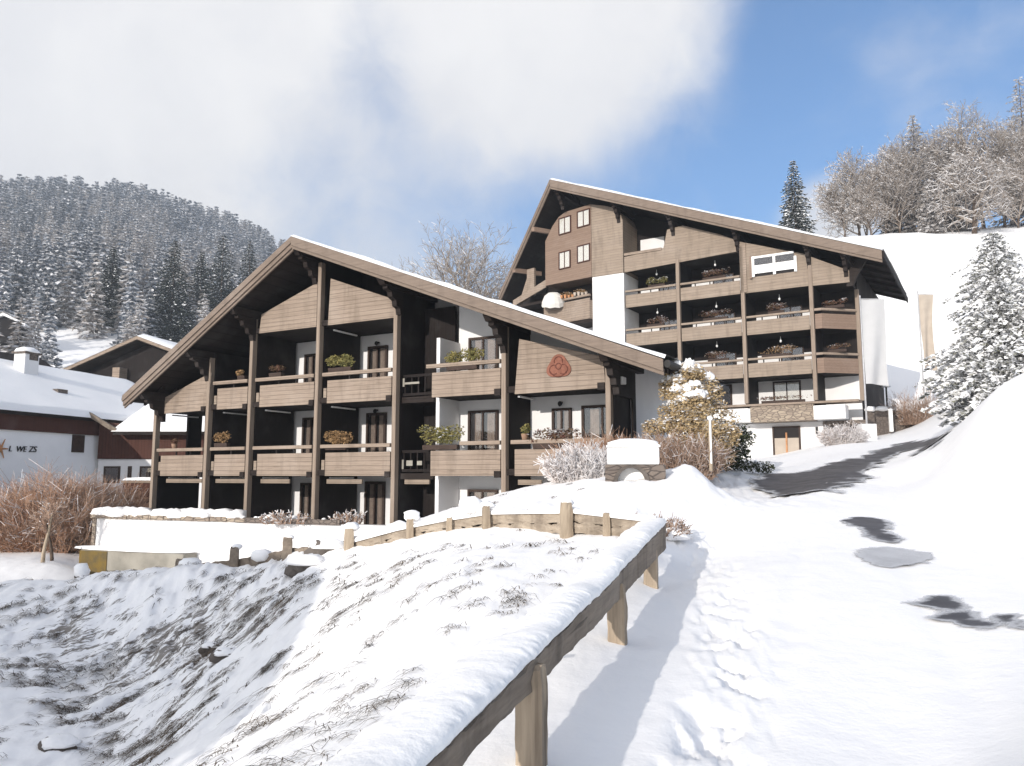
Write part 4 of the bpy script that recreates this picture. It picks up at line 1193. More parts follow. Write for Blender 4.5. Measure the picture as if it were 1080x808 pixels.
for (u, v, f, lab) in ((5.9, -.5, 12.2, 'clutter of reddish pots on the right corner balcony, upper of the two'), (5.9, -.5, 9.37, 'clutter of dark pots on the right corner balcony, lower of the two')):
    pB(u, v, f, 1.3, .4, 260, 'heather', lab, k, snow=.2); k += 1

# parasol and chairs on the tall chalet's balconies
q = chB.matrix_world @ Vector(TB().loc(-3.7, .1, 13.3))
o = thing('parasol', q, 'white parasol tilted over the left balcony below the boarded tower', 'parasol', None, -.7)
m = MB(); m.tube([(0, 0, 0), (0, 0, 2.2)], .03, 8); m.build('pole', M['metal'], o)
m = MB(); N = 16
for ring, (rr_, z) in enumerate(((.02, 2.75), (.45, 2.7), (.85, 2.45), (1.1, 1.95), (1.15, 1.6))):
    for i in range(N): m.v.append((rr_ * math.cos(6.283 * i / N) * (1 + .04 * (i % 2)), rr_ * math.sin(6.283 * i / N) * (1 + .04 * (i % 2)), z - (.06 * (i % 2) if ring > 1 else 0)))
for ring in range(4):
    for i in range(N): m.f.append((ring * N + i, ring * N + (i + 1) % N, (ring + 1) * N + (i + 1) % N, (ring + 1) * N + i)); m.m.append(0)
c = m.build('canopy', M['canvas'], o); c.scale = (.8, .8, .9); c.rotation_euler = (.3, .22, 0)
for (tu, w, lab) in ((-2.2, 15.05, 'orange clay pots on the rail beside the white parasol'), (-.9, 15.05, 'pale clay pots on the rail next to the white tower wall')):
    q = chB.matrix_world @ Vector(TB().loc(tu, .3, w)); o = thing('flower_pot', q, lab, 'pots', 'plants on the balconies')
    m = MB()
    for i in range(4): m.tube([(i * .28 - .4, 0, 0), (i * .28 - .4, 0, .24 + .05 * (i % 2))], [.08, .12], 10)
    m.build('pot', M['orange_trim' if tu < -2 else 'flag_beige'], o); leaf_cloud(o, 'foliage', [(0, 0, .38, .5, .12, .13)], 120, .05, ('leaf_dry', 'frost'), 44, .2)
q = chB.matrix_world @ Vector((-5.9, .9, 16.8)); o = thing('garden_chair', q, 'dark garden chair with a white throw behind the top balcony rail beside the tower', 'chair', None, -.6)
m = MB(); m.box(-.5, .5, -.3, .3, .55, .62); m.build('seat', M['dark_beam'], o, bevel=.01)
m = MB(); m.hexa([(-.5, .3, .63), (.5, .3, .63), (.5, .36, .63), (-.5, .36, .63), (-.5, .55, 1.35), (.5, .55, 1.35), (.5, .61, 1.35), (-.5, .61, 1.35)]); m.build('backrest', M['dark_beam'], o)
for sx in (-.45, .45):
    for sy in (-.25, .28):
        m = MB(); m.tube([(sx, sy, 0), (sx, sy, .56)], .03, 6); m.build('leg', M['dark_beam'], o)
    m = MB(); m.box(sx - .03, sx + .03, -.3, .35, .85, .9); m.tube([(sx, -.27, .6), (sx, -.27, .86)], .025, 6); m.build('armrest', M['dark_beam'], o)
m = MB(); m.blob((.62, .3, .85), (.34, .3, .62), 12, 5, .15); m.build('throw', M['canvas'], o, smooth=True)

# ------------------------------------------------------------------ terrace wall below the front chalet
def lumps(par, pts, r, seed, n, mat='snow', name='snow_lumps', flat=.3):
    rr = random.Random(seed)
    for i in range(n):
        m = MB(); t = rr.random() * (len(pts) - 1); k = int(t); a, b = Vector(pts[k]), Vector(pts[min(k + 1, len(pts) - 1)])
        c = a.lerp(b, t - k); s = r * (.55 + .9 * rr.random())
        m.blob((c.x + rr.gauss(0, .08), c.y + rr.gauss(0, .12), c.z), (s * 1.3, s * 1.1, s * .85), 9, i + seed, .45, 0, flat); m.build('snow_lump', M[mat], par, smooth=True)
    return None


W0 = at(100, 547, 33); W1 = at(352, 555, 28.6)
wl = thing('terrace_wall', (W0[0], W0[1], -.1), 'white rendered terrace wall with snow-capped stone coping in front of the timber chalet', 'wall')
d = np.array([W1[0] - W0[0], W1[1] - W0[1]]); Lw = np.linalg.norm(d); wl.rotation_euler.z = math.atan2(d[1], d[0])
m = MB(); m.box(.12, Lw + 3, .0, .5, -3.0, -.0); m.build('render', M['plaster'], wl)
m = MB(); m.box(-.06, .115, -.05, .5, -2.8, -.02); m.build('end_stones', M['stone'], wl)
m = MB()
rr = random.Random(3); x = -.1
while x < Lw * .62:
    l = .35 + .6 * rr.random(); m.box(x, x + l - .03, -.12 - .04 * rr.random(), .6, .0, .13 + .06 * rr.random()); x += l
m.build('coping', M['stone'], wl, bevel=.02)
m = MB(); m.box(Lw * .62 + .1, Lw + .3, -.10, .02, -.02, .17); m.build('edge_board', M['dark_stone'], wl)
lumps(wl, [(-.1, .25, .16), (Lw * .6, .25, .16)], .28, 5, 34)
lumps(wl, [(Lw * .62, .15, .16), (Lw, .15, .16)], .12, 9, 16)
m = MB(); m.box(.2, 5.6, -.75, -.02, -3.0, -1.22); o = m.build('base_wall', M['concrete'], wl, bevel=.03)
m = MB(); m.box(.18, 1.7, -.78, -.755, -3.0, -1.25); m.build('lichen_patch', M['lichen'], o)
m = MB(); m.blob((2.6, -.38, -1.2), (3.2, .5, .16), 20, 3, .15, 0, .05); m.build('snow_cover', M['snow'], wl, smooth=True)
# dry flower heads on the coping
for px, sd, lab in ((300, 1, 'tangle of frosted dry stalks on the dark edge board below the middle doors'), (368, 2, 'spiky dry plant with snow at the right end of the terrace edge')):
    q = at(px, 551, 28.9); twig_bush('dry_plant', (q[0], q[1], .0), lab, 'plant', None, (.9 if sd == 1 else .55, .25, .5), 46, sd + 60, ('twig_brown',), .012, .8, .5)

# ------------------------------------------------------------------ houses on the left
simple('plaster_bright', (.86, .86, .86), .9, .04, 1.2, .1, .1)
h1 = thing('white_house', (0, 0, 0), 'white rendered house with a broad snow-covered roof and red-brown boarded gable at the left edge', 'house')
c0 = Vector((-23.8, 45, 0)); dv = Vector((.256, 1, 0)).normalized(); nv_ = Vector((-.969, .248, 0))   # dv runs away along the wall, nv_ back from it
h1.location = c0; h1.rotation_euler.z = math.atan2(dv.y, dv.x) - math.pi / 2      # local y = along the wall, local x = to the right of it
m = MB(); m.prism([(0, -3), (0, 4.55), (-6.2, 7.7), (-12.4, 4.6), (-12.4, -3)], -16, 9.2); m.build('wall', M['plaster_bright'], h1)
m = MB(); m.box(.0, .12, -16, 0, 3.95, 4.85); m.build('eaves_board', M['red_wood'], h1)
m = MB()
m.hexa([(.35, -16, 4.72), (.35, 10, 4.72), (-6.2, 10, 8.02), (-6.2, -16, 8.02), (.35, -16, 4.92), (.35, 10, 4.92), (-6.2, 10, 8.22), (-6.2, -16, 8.22)])
m.hexa([(-6.21, -16, 8.02), (-6.21, 10, 8.02), (-12.8, 10, 4.6), (-12.8, -16, 4.6), (-6.21, -16, 8.22), (-6.21, 10, 8.22), (-12.8, 10, 4.8), (-12.8, -16, 4.8)])
rf = m.build('roof', M['dark_beam'], h1)


def snow_slab(par, P, th, seed, n=26, name='roof_snow'):
    """snow blanket over a four-cornered roof plane P (low0, low1, high1, high0)"""
    V = []; P = [np.array(p, float) for p in P]
    for j in range(n + 1):
        for i in range(n + 1):
            s, t = i / n, j / n
            q = (P[0] * (1 - s) + P[1] * s) * (1 - t) + (P[3] * (1 - s) + P[2] * s) * t
            e = min(1, 22 * min(s, 1 - s, t + .02 if t < .5 else 2))
            z = th * (.35 + .65 * e) * (.85 + .3 * fbm(np.array([q[0] * .6]), np.array([q[1] * .6]), seed, 3)[0])
            if i in (0, n) or j == 0: z = .0
            V.append((q[0], q[1], q[2] + z))
    k = n + 1
    Fq = [(j * k + i, j * k + i + 1, (j + 1) * k + i + 1, (j + 1) * k + i) for j in range(n) for i in range(n)]
    return np_obj(name, V, Fq, [M['snow']], None, par, True)


snow_slab(rf, [(.42, -16.05, 4.9), (.42, 10.05, 4.9), (-6.2, 10.05, 8.21), (-6.2, -16.05, 8.21)], .30, 5, 44)
snow_slab(rf, [(-12.9, -16.05, 4.8), (-12.9, 10.05, 4.8), (-6.2, 10.05, 8.21), (-6.2, -16.05, 8.21)], .30, 6)
m = MB(); m.box(-5.1, -4.3, -1.4, -.4, 6.5, 8.75); ch = m.build('chimney', M['plaster'], rf, bevel=.03)
m = MB(); m.box(-5.2, -4.2, -1.5, -.3, 8.76, 8.86); m.box(-4.6, -4.28, -1.1, -.5, 8.4, 8.758); m.build('chimney_cap', M['dark_stone'], ch)
m = MB(); m.blob((-4.7, -.9, 8.86), (.6, .75, .34), 14, 2, .15, 0, .1); m.build('snow_cap', M['snow'], ch, smooth=True)
m = MB(); m.box(-2.4, -2.0, -1.2, -.5, 6.3, 6.62); m.build('roof_hatch', M['dark_stone'], rf)
m = MB(); m.box(.0, .06, -2.05, -1.2, 2.95, 4.02 - .1); wn_ = m.build('window', M['frame_wood'], h1)
m = MB(); m.box(.061, .075, -1.98, -1.27, 3.02, 3.85); m.build('pane', M['glass'], wn_)
# the wrought lettering at the left end of the white wall
for i, (txt, y0, s) in enumerate((('L', -6.05, .27), ('WE', -5.62, .27), ('ZS', -4.85, .29))):
    cu = bpy.data.curves.new('lettering', 'FONT'); cu.body = txt; cu.size = s * 1.5; cu.extrude = .02; cu.shear = .2
    to = bpy.data.objects.new('tmp', cu); COL.objects.link(to); bpy.context.view_layer.update()
    me = bpy.data.meshes.new_from_object(to.evaluated_get(bpy.context.evaluated_depsgraph_get())); bpy.data.objects.remove(to)
    me.materials.clear(); me.materials.append(M['black_iron']); lo = bpy.data.objects.new('lettering', me); COL.objects.link(lo); lo.parent = h1
    lo.location = (.03, y0, 2.88); lo.rotation_euler = (math.pi / 2, 0, math.pi / 2)
m = MB()
for k_ in range(6):
    t = 6.283 * k_ / 6; m.tube([(.05, -6.5, 3.0), (.05, -6.5 + .42 * math.cos(t), 3.0 + .55 * math.sin(t))], [.06, .02], 5)
m.build('star_ornament', M['orange_trim'], h1)
# lower wing with the red-brown boarding that faces the camera
wg = Vector((-23.65, 45.0, 0))
m = MB()
def L1(p): return tuple(h1.matrix_world.inverted() @ Vector(p))
bpy.context.view_layer.update()
WX0, WX1, WY = -23.62, -16.0, 44.6
m.hexa([L1((WX0, WY, -3)), L1((WX1, WY, -3)), L1((WX1, WY + 7, -3)), L1((WX0, WY + 7, -3)), L1((WX0, WY, 2.6)), L1((WX1, WY, 2.6)), L1((WX1, WY + 7, 2.6)), L1((WX0, WY + 7, 2.6))])
wgw = m.build('wing_wall', M['plaster'], h1)
m = MB(); m.hexa([L1((WX0 + .0, WY - .12, 2.62)), L1((WX1, WY - .12, 2.62)), L1((WX1, WY + 6, 2.62)), L1((WX0, WY + 6, 2.62)), L1((WX0, WY - .12, 4.75)), L1((WX1, WY - .12, 4.0)), L1((WX1, WY + 6, 4.0)), L1((WX0, WY + 6, 4.75))])
m.build('wing_boarding', M['red_wood'], h1)
m = MB(); m.hexa([L1((WX0 - .3, WY - .9, 5.0)), L1((WX0 + 1.35, WY - .9, 4.02)), L1((WX0 + 1.35, WY - .7, 4.02)), L1((WX0 - .3, WY - .7, 5.0)), L1((WX0 - .3, WY - .9, 5.28)), L1((WX0 + 1.35, WY - .9, 4.3)), L1((WX0 + 1.35, WY - .7, 4.3)), L1((WX0 - .3, WY - .7, 5.28))])
m.build('wing_barge', M['fence_wood'], h1)
m = MB(); m.hexa([L1((WX0 + 1.2, WY - .9, 3.95)), L1((WX1, WY - .9, 3.95)), L1((WX1, WY + 9, 7.2)), L1((WX0 - .0, WY + 9, 7.2)), L1((WX0 + 1.2, WY - .9, 4.15)), L1((WX1, WY - .9, 4.15)), L1((WX1, WY + 9, 7.4)), L1((WX0 - .0, WY + 9, 7.4))])
wr = m.build('wing_roof', M['dark_beam'], h1)
snow_slab(wr, [L1((WX0 + 1.1, WY - .95, 4.13)), L1((WX1 + .1, WY - .95, 4.13)), L1((WX1 + .1, WY + 9, 7.4)), L1((WX0 - .4, WY + 9, 7.4))], .3, 8)
for a, b in ((.35, 1.3), (2.4, 3.6), (1.72, 1.95)):
    w_ = MB(); w_.hexa([L1((WX0 + a, WY - .03, 1.25)), L1((WX0 + b, WY - .03, 1.25)), L1((WX0 + b, WY - .001, 1.25)), L1((WX0 + a, WY - .001, 1.25)), L1((WX0 + a, WY - .03, 2.2)), L1((WX0 + b, WY - .03, 2.2)), L1((WX0 + b, WY - .001, 2.2)), L1((WX0 + a, WY - .001, 2.2))])
    wo = w_.build('window', M['frame_wood'], h1)
    w_ = MB(); w_.hexa([L1((WX0 + a + .12, WY - .045, 1.35)), L1((WX0 + b - .12, WY - .045, 1.35)), L1((WX0 + b - .12, WY - .032, 1.35)), L1((WX0 + a + .12, WY - .032, 1.35)), L1((WX0 + a + .12, WY - .045, 2.1)), L1((WX0 + b - .12, WY - .045, 2.1)), L1((WX0 + b - .12, WY - .032, 2.1)), L1((WX0 + a + .12, WY - .032, 2.1))])
    w_.build('pane', M['glass'], wo)

# dark gable house behind
h2 = thing('gable_house', (-32.25, 66, 0), 'dark brown timber house with a low snowy gable roof behind the white house', 'house', None, math.radians(-12))
ap2, l2, r2 = (0, 13.6), (-8.2, 10.55), (6.2, 11.3)
m = MB(); m.prism([(-7.2, -1), (5.5, -1), (5.5, 11.1), (0, 13.1), (-7.2, 10.5)], 1.4, 12); m.build('wall', M['dark_wood'], h2)
m = MB(); m.prism([ap2, l2, (l2[0], l2[1] - .3), (0, 13.25), (r2[0], r2[1] - .3), r2], 0, 12.5); rf2 = m.build('roof', M['dark_beam'], h2)
m = MB(); m.prism([(0, 13.62), (-8.25, 10.57), (-8.25, 10.3), (0, 13.33)], -.06, -.003); m.prism([(0.003, 13.62), (6.25, 11.32), (6.25, 11.05), (.003, 13.33)], -.06, -.003); m.build('barge_board', M['board'], rf2)
snow_slab(rf2, [(-8.3, -.1, 10.57), (-8.3, 12.6, 10.57), (0, 12.6, 13.62), (0, -.1, 13.62)], .32, 3, 16)
snow_slab(rf2, [(6.3, -.1, 11.32), (6.3, 12.6, 11.32), (0, 12.6, 13.62), (0, -.1, 13.62)], .32, 4, 16)
m = MB(); m.box(-7.0, 5.4, .5, .62, 8.3, 9.5); b2 = m.build('balcony_panel', M['board'], h2)
m = MB(); m.box(-2.6, -1.9, .4, 1.39, 9.52, 11.0); m.build('party_wall', M['board'], h2)
m = MB(); m.box(1.2, 4.2, 1.3, 1.39, 9.3, 10.6); m.build('window', M['glass'], h2)

# small snow-roofed hut up in the woods at the left edge
q = at(4, 340, 150)
hh = thing('mountain_hut', (q[0], q[1], q[2] - 3), 'small snow-roofed hut among the trees at the far left edge of the photo', 'hut', None, .3)
m = MB(); m.prism([(-3, -1), (3, -1), (3, 2.8), (0, 4.2), (-3, 2.8)], 0, 6); m.build('wall', M['dark_wood'], hh)
m = MB(); m.prism([(0, 4.75), (-3.9, 2.9), (-3.9, 2.55), (0, 4.25), (3.9, 2.55), (3.9, 2.9)], -.8, 6.6); m.build('roof', M['snow'], hh)
q = at(-6, 386, 62)
hs = thing('wood_shed', (q[0], q[1], q[2] - 3.2), 'black-roofed dark shed just showing behind the white house at the left edge', 'shed', None, -.3)
m = MB(); m.prism([(-3, -3), (2.2, -3), (2.2, 2.6), (-.4, 4.0), (-3, 2.6)], 0, 4); m.build('wall', M['dark_wood'], hs)
m = MB(); m.prism([(-.4, 4.5), (-3.5, 2.7), (-3.5, 2.45), (-.4, 4.1), (2.8, 2.45), (2.8, 2.7)], -.6, 4.5); m.build('roof', M['dark_beam'], hs)

# unseen chalet-shaped block added behind the camera, left, to shade the grassy bank
ns = thing('shade_caster', (-17.9, -8, -3), 'unseen chalet-shaped block added behind the camera to cast shade on the grassy bank', 'chalet')
m = MB(); m.prism([(-15, 0), (0, 0), (0, 10.0), (-7.5, 12.0), (-15, 10.0)], -9, 0); m.build('wall', M['plaster'], ns)
m = MB(); m.prism([(-7.5, 12.5), (.5, 10.3), (.5, 10.0), (-7.5, 12.05), (-15.8, 10.0), (-15.8, 10.3)], -10, .6); m.build('roof', M['snow'], ns)

# ------------------------------------------------------------------ fences
def rough_beam(name, st, thick, mat, seed, parent, side, sub=10, jag=.012, split=3):
    """weathered rail through stations (bottom point, top point); side = horizontal thickness direction"""
    r = np.random.RandomState(seed)
    B = np.array([s[0] for s in st]); T = np.array([s[1] for s in st]); n = len(st)
    tt = np.linspace(0, n - 1, (n - 1) * sub + 1); i = np.minimum(tt.astype(int), n - 2); f = (tt - i)[:, None]
    b = B[i] * (1 - f) + B[i + 1] * f; t = T[i] * (1 - f) + T[i + 1] * f
    m = len(tt); side = np.array([side[0], side[1], 0.])
    L = np.cumsum(np.r_[0, np.linalg.norm(np.diff(b, axis=0), axis=1)])
    nz = lambda k, s: (fbm(L * s + k * 7.1, np.full(m, k * 3.3), seed, 4) - .5)[:, None]
    tj = t + np.array([0, 0, 1.]) * (nz(1, 9) * jag * 4) + side * nz(2, 2) * jag
    bj = b + np.array([0, 0, 1.]) * (nz(3, 5) * jag * 2)
    prof = [(0, 0), (.02, .33), (-.02, .66), (.0, 1), (.5, 1.05), (1, .96), (1, .04)]
    V = []
    for k, (s, h) in enumerate(prof):
        V.append(bj + (tj - bj) * h + side * (thick * s) + side * nz(5 + k, 6) * jag * 1.6)
    V = np.stack(V, 1).reshape(-1, 3); P = len(prof)
    Fq = [(q * P + k, q * P + (k + 1) % P, (q + 1) * P + (k + 1) % P, (q + 1) * P + k) for q in range(m - 1) for k in range(P)]
    o = np_obj(name, V, Fq, [M[mat]], None, parent)
    mb = bmesh.new(); mb.from_mesh(o.data)
    bnd = [e for e in mb.edges if e.is_boundary]
    bmesh.ops.holes_fill(mb, edges=bnd, sides=0); bmesh.ops.recalc_face_normals(mb, faces=mb.faces); mb.to_mesh(o.data); mb.free()
    return o


def rough_post(name, c, w, d, z0, z1, ang, seed, parent, mat='fence_post', n=9, taper=.06):
    r = np.random.RandomState(seed); V = []; K = 12
    for j in range(n + 1):
        t = j / n; z = z0 + (z1 - z0) * t
        for k in range(K):
            a = 6.2832 * k / K + .26
            sq = 1 / max(abs(math.cos(a)), abs(math.sin(a))) ** .75
            x, y = math.cos(a) * sq * w / 2 * .93, math.sin(a) * sq * d / 2 * .93
            e = 1 + .05 * math.sin(k * 5 + seed) + .03 * r.randn() - taper * t - (.10 if j == n else 0)
            V.append((c[0] + (x * math.cos(ang) - y * math.sin(ang)) * e, c[1] + (x * math.sin(ang) + y * math.cos(ang)) * e, z + .015 * r.randn() * (j == n)))
    Fq = [(j * K + k, j * K + (k + 1) % K, (j + 1) * K + (k + 1) % K, (j + 1) * K + k) for j in range(n) for k in range(K)]
    mb = MB(); mb.v = V; mb.f = Fq + [tuple(n * K + k for k in range(K))]; mb.m = [0] * len(mb.f)
    return mb.build(name, M[mat], parent)


fdir = np.array([.293, .956]); fleft = np.array([-.956, .293])
nf = thing('rail_fence', (.13, 4.7, 0), 'weathered wooden rail fence heaped with snow running up beside the road in the foreground', 'fence')
NFO = np.array([.13, 4.7, 0.])
ST = []
for px, yb, yt in ((430, 866, 834), (470, 824, 793), (500, 792, 762), (583, 706, 677), (642, 645, 619.5), (679, 604, 578), (702.6, 578, 553)):
    rr_ = (px - CX) / F / (math.cos(TH) + (yt - CY) / F * math.sin(TH)); Y = 1.309 / (.3063 - rr_)
    ST.append((at(px, yb, Y), at(px, yt, Y)))
d0 = ST[0][0] - ST[1][0]; d0[2] = 0
ST = [(ST[0][0] + d0 * 3.2, ST[0][1] + d0 * 3.2)] + ST
STl = [(b - NFO, t - NFO) for b, t in ST]
rail = rough_beam('rail', STl, .10, 'fence_wood', 5, nf, fleft, 26, .016)
for (px, Y, w, sd) in ((563, 4.72, .20, 1), (652, 7.75, .20, 2), (688, 10.7, .21, 3)):
    X = at(px, 600, Y)[0]; zt = np.interp(Y, [s[0][1] for s in ST], [s[0][2] for s in ST])
    c = np.array([X, Y]) - NFO[:2] + fleft * .02
    rough_post('post', c, w, .16, -.35, zt + .12, math.atan2(fdir[1], fdir[0]) - 1.57, sd, nf)
# snow lying on the rail and joined to the bank behind
V = []; Ls = np.r_[0, np.cumsum([np.linalg.norm(ST[i + 1][1] - ST[i][1]) for i in range(len(ST) - 1)])]
TT = np.linspace(Ls[-1] - 12.5 if Ls[-1] > 12.5 else 0, Ls[-1], 620)
prof = [(.02, -.005), (.0, .025), (.02, .055), (.07, .072), (.14, .080), (.22, .074), (.30, .056), (.37, .030), (.42, -.01), (.41, -.05), (.32, -.08), (.20, -.06), (.10, -.02)]
for L_ in TT:
    tk = .55 + 1.1 * fbm(np.array([L_ * .9]), np.array([5.]), 77, 4)[0]
    i = min(int(np.searchsorted(Ls, L_, 'right')) - 1, len(ST) - 2); f = (L_ - Ls[i]) / (Ls[i + 1] - Ls[i]); t = ST[i][1] * (1 - f) + ST[i + 1][1] * f
    for k, (s, h) in enumerate(prof):
        e = .035 * (fbm(np.array([L_ * 5.]), np.array([k * .6]), 71, 5)[0] - .45)
        wob = .09 * (fbm(np.array([L_ * 1.1]), np.array([s * 2.]), 72, 4)[0] - .5)
        lump = .05 * max(0, fbm(np.array([L_ * 9.]), np.array([k * .9]), 74, 3)[0] - .55) * (1 if k < 4 or k > 6 else .4)
        ss_ = s - ((e + lump) if s < .06 else 0) + (e * 2.5 + wob + lump if s > .25 else 0)
        edge = 1.0 if (k < 4 or k > 6) else .25
        V.append((t[0] + fleft[0] * ss_ - NFO[0], t[1] + fleft[1] * ss_ - NFO[1], t[2] + (h * tk if h > 0 else h) + (e * .5 + lump * .6) * edge + (wob * .35 if h > .05 else 0)))
P = len(prof)
np_obj('snow_cap', V, [(q * P + k, q * P + k + 1, (q + 1) * P + k + 1, (q + 1) * P + k) for q in range(len(TT) - 1) for k in range(P - 1)], [M['snow']], None, nf, True)

ff = thing('log_fence', (at(600, 540, 13.5)[0], 13.5, 0), 'pale split-log fence capped with snow curving left from the corner of the roadside fence', 'fence')
FO = np.array([ff.location.x, 13.5, 0])
FS = [(692, 549, 567, 12.1), (664, 546, 562, 12.6), (606, 539.5, 555, 13.4), (553, 540, 557, 14.3), (516, 541, 559, 15), (470, 548, 562, 15.8), (420, 558, 568, 16.6), (372, 571, 584, 17.6)]
fs = [(at(a, c, Y) - FO - np.array([0, 0, .12]), at(a, b, Y) - FO) for a, b, c, Y in FS]
fl = np.array([.25, .97])
rough_beam('log_rail', [(b + (t - b) * .52, t) for b, t in fs], .13, 'log_wood', 12, ff, fl, 20, .036)
rough_beam('log_rail', [(b, b + (t - b) * .50) for b, t in fs], .15, 'log_wood', 13, ff, fl, 20, .040)
for px, yt, yb, Y, wpx, sd in ((598, 531, 569, 13.45, 15, 4), (514, 534, 560, 14.95, 10, 5), (434, 548, 568, 16.35, 9, 6), (370, 558, 588, 17.55, 12, 7), (640, 541, 562, 12.9, 8, 8), (475, 546, 564, 15.65, 7, 9)):
    t = at(px, yt, Y); b = at(px, yb, Y); rough_post('post', t[:2] - FO[:2] - fl * .08, wpx * Y / 900, wpx * Y / 900 * .9, b[2] - .3, t[2], .3, sd, ff)
V = []; TT = np.linspace(0, len(fs) - 1, 220); prof = [(-.06, -.03), (-.08, .03), (-.03, .10), (.07, .14), (.2, .12), (.4, .05), (.7, -.05), (1.1, -.25)]
for q in TT:
    i = min(int(q), len(fs) - 2); f = q - i; t = fs[i][1] * (1 - f) + fs[i + 1][1] * f
    amp = .25 + 1.2 * max(0, fbm(np.array([q * 2.3]), np.array([1.]), 81, 3)[0] - .25) * (1.3 if i > 3 else .55)
    for k, (s, h) in enumerate(prof):
        x, y = t[0] + fl[0] * s, t[1] + fl[1] * s
        z = t[2] + (h * amp if h > 0 else h)
        if s > .35: z = z * (1 - sstep(.2, 1.1, s)) + (H(x + FO[0], y + FO[1]) - .05) * sstep(.2, 1.1, s)
        V.append((x, y, z))
P = len(prof)
np_obj('snow_cap', V, [(q * P + k, q * P + k + 1, (q + 1) * P + k + 1, (q + 1) * P + k) for q in range(len(TT) - 1) for k in range(P - 1)], [M['snow']], None, ff, True)
for px, py, Y, s in ((434, 544, 16.35, .17), (497, 533, 15.2, .24), (370, 556, 17.55, .15), (598, 530.5, 13.45, .10), (514, 533, 14.95, .12)):
    m = MB(); t = at(px, py, Y) - FO; m.blob((t[0], t[1] + .05, t[2]), (s * 1.1, s, s * .7), 12, px, .45); m.build('snow_lump', M['snow'], ff, smooth=True)

sf = thing('slope_fence', (at(300, 580, 19)[0], 19, 0), 'dark low rail fence in the shade along the top of the grassy bank', 'fence')
SO = np.array([sf.location.x, 19, 0])
SS = [(366, 571, 580, 17.9), (305, 580, 592, 19), (249, 590, 600, 20.1), (195, 598, 606, 20.6), (150, 603, 611, 20.9)]
rough_beam('rail', [(at(a, c, Y) - SO - np.array([0, 0, .1]), at(a, b, Y) - SO) for a, b, c, Y in SS], .1, 'fence_wood', 22, sf, fl, 14, .03)
for px, yt, yb, Y, w in ((305, 567, 595, 18.95, .25), (249, 577, 603, 20.05, .24), (191, 590, 608, 20.55, .2)):
    t = at(px, yt, Y); rough_post('post', t[:2] - SO[:2] - fl * .06, w, w, at(px, yb, Y)[2] - .3, t[2], .2, px, sf, 'fence_wood')
for px, py, Y, s in ((249, 577, 20.05, .14), (200, 596, 20.5, .3), (275, 586, 19.5, .25), (305, 567, 18.95, .1)):
    m = MB(); t = at(px, py, Y) - SO; m.blob((t[0], t[1] + .05, t[2]), (s, s, s * .6), 12, px, .3); m.build('snow_lump', M['snow'], sf, smooth=True)

# lone snow-topped stump on the bank, left
q = at(86, 606, 21.3); st_ = thing('fence_stump', (q[0], q[1], q[2] - .1), 'short snow-capped stump standing on the edge of the shaded bank at the left', 'stump')
rough_post('post', (0, 0), .3, .3, -.3, .12, 0, 3, st_, 'bark'); m = MB(); m.blob((0, 0, .2), (.2, .2, .2), 12, 4, .3); m.build('snow_cap', M['snow'], st_, smooth=True)

# boulders with snow
for i, (px, py, Y, s, lab) in enumerate(((322, 608, 17.2, .42, 'dark boulder under a thick snow pillow at the head of the ditch'), (345, 590, 18, .42, 'small dark rock beside the fence post where the shade begins'),
                                         (221, 688, 15.4, .17, 'dark rock poking from the middle of the shaded bank'), (236, 706, 14.2, .22, 'broad dark rock low on the shaded bank near the crease'), (60, 792, 11.9, .26, 'dark rock on the earth edge in the bottom left corner'))):
    q = at(px, py, Y); o = thing('boulder', (q[0], q[1], H(q[0], q[1]) - .05), lab, 'rock', 'boulders on the bank')
    m = MB(); m.blob((0, 0, 0), (s * 1.1, s * .8, s * .7), 14, i + 3, .55); m.build('stone', M['rock'], o)
    m = MB(); m.blob((.05 * s, .15 * s, s * .38), (s * 1.1, s * .95, s * .45), 14, i + 30, .3, 0, .2); m.build('snow_cap', M['snow'], o, smooth=True)

# ------------------------------------------------------------------ shrine-like box on a stone arch
q = at(668, 506, 18.5); zt = at(668, 490, 18.5)[2]
sh = thing('wall_box', (q[0], q[1], 0), 'white rectangular box with snowy lid standing on a small stone arch beside the road', 'box', None, -.12)
m = MB(); m.box(-.60, .60, -.25, .45, zt, zt + .40); bx_ = m.build('box', M['white_paint'], sh, bevel=.025)
m = MB(); m.prism([(-.63, zt + .403), (.63, zt + .403), (.63, zt + .44), (.5, zt + .52), (-.5, zt + .52), (-.63, zt + .44)], -.3, .5); m.build('lid', M['white_paint'], sh, bevel=.02)
m = MB(); m.blob((0, .1, zt + .50), (.60, .42, .12), 22, 3, .12, 0, .2); m.build('snow_cap', M['snow'], sh, smooth=True)
m = MB(); zb = zt - .9
arc = [(.32 * math.cos(t) - .05, zt - .42 + .34 * math.sin(t)) for t in np.linspace(0, math.pi, 17)]
for a, b in zip(arc[:-1], arc[1:]):
    m.prism([a, (a[0], zt - .005), (b[0], zt - .005), b], -.22, .0)
m.box(.271, .74, -.22, .4, zb, zt - .006); m.box(-.66, -.371, -.22, .4, zb, zt - .006); m.build('stone_base', M['dark_stone'], sh)
m = MB()
arc2 = [(.33 * math.cos(t) - .05, zt - .42 + .34 * math.sin(t)) for t in np.linspace(0, math.pi, 17)]; arc3 = [(.42 * math.cos(t) - .05, zt - .42 + .40 * math.sin(t)) for t in np.linspace(0, math.pi, 17)]
for i in range(16): m.prism([arc2[i], arc3[i], arc3[i + 1], arc2[i + 1]], -.27, -.20)
m.build('arch', M['rock'], sh)
m = MB(); m.box(-.38, .28, .05, .1, zb, zt - .05); m.build('niche', M['white_paint'], sh)
m = MB(); m.blob((-.05, -.02, zb + .28), (.34, .2, .24), 14, 4, .2); m.build('niche_snow', M['snow'], sh, smooth=True)

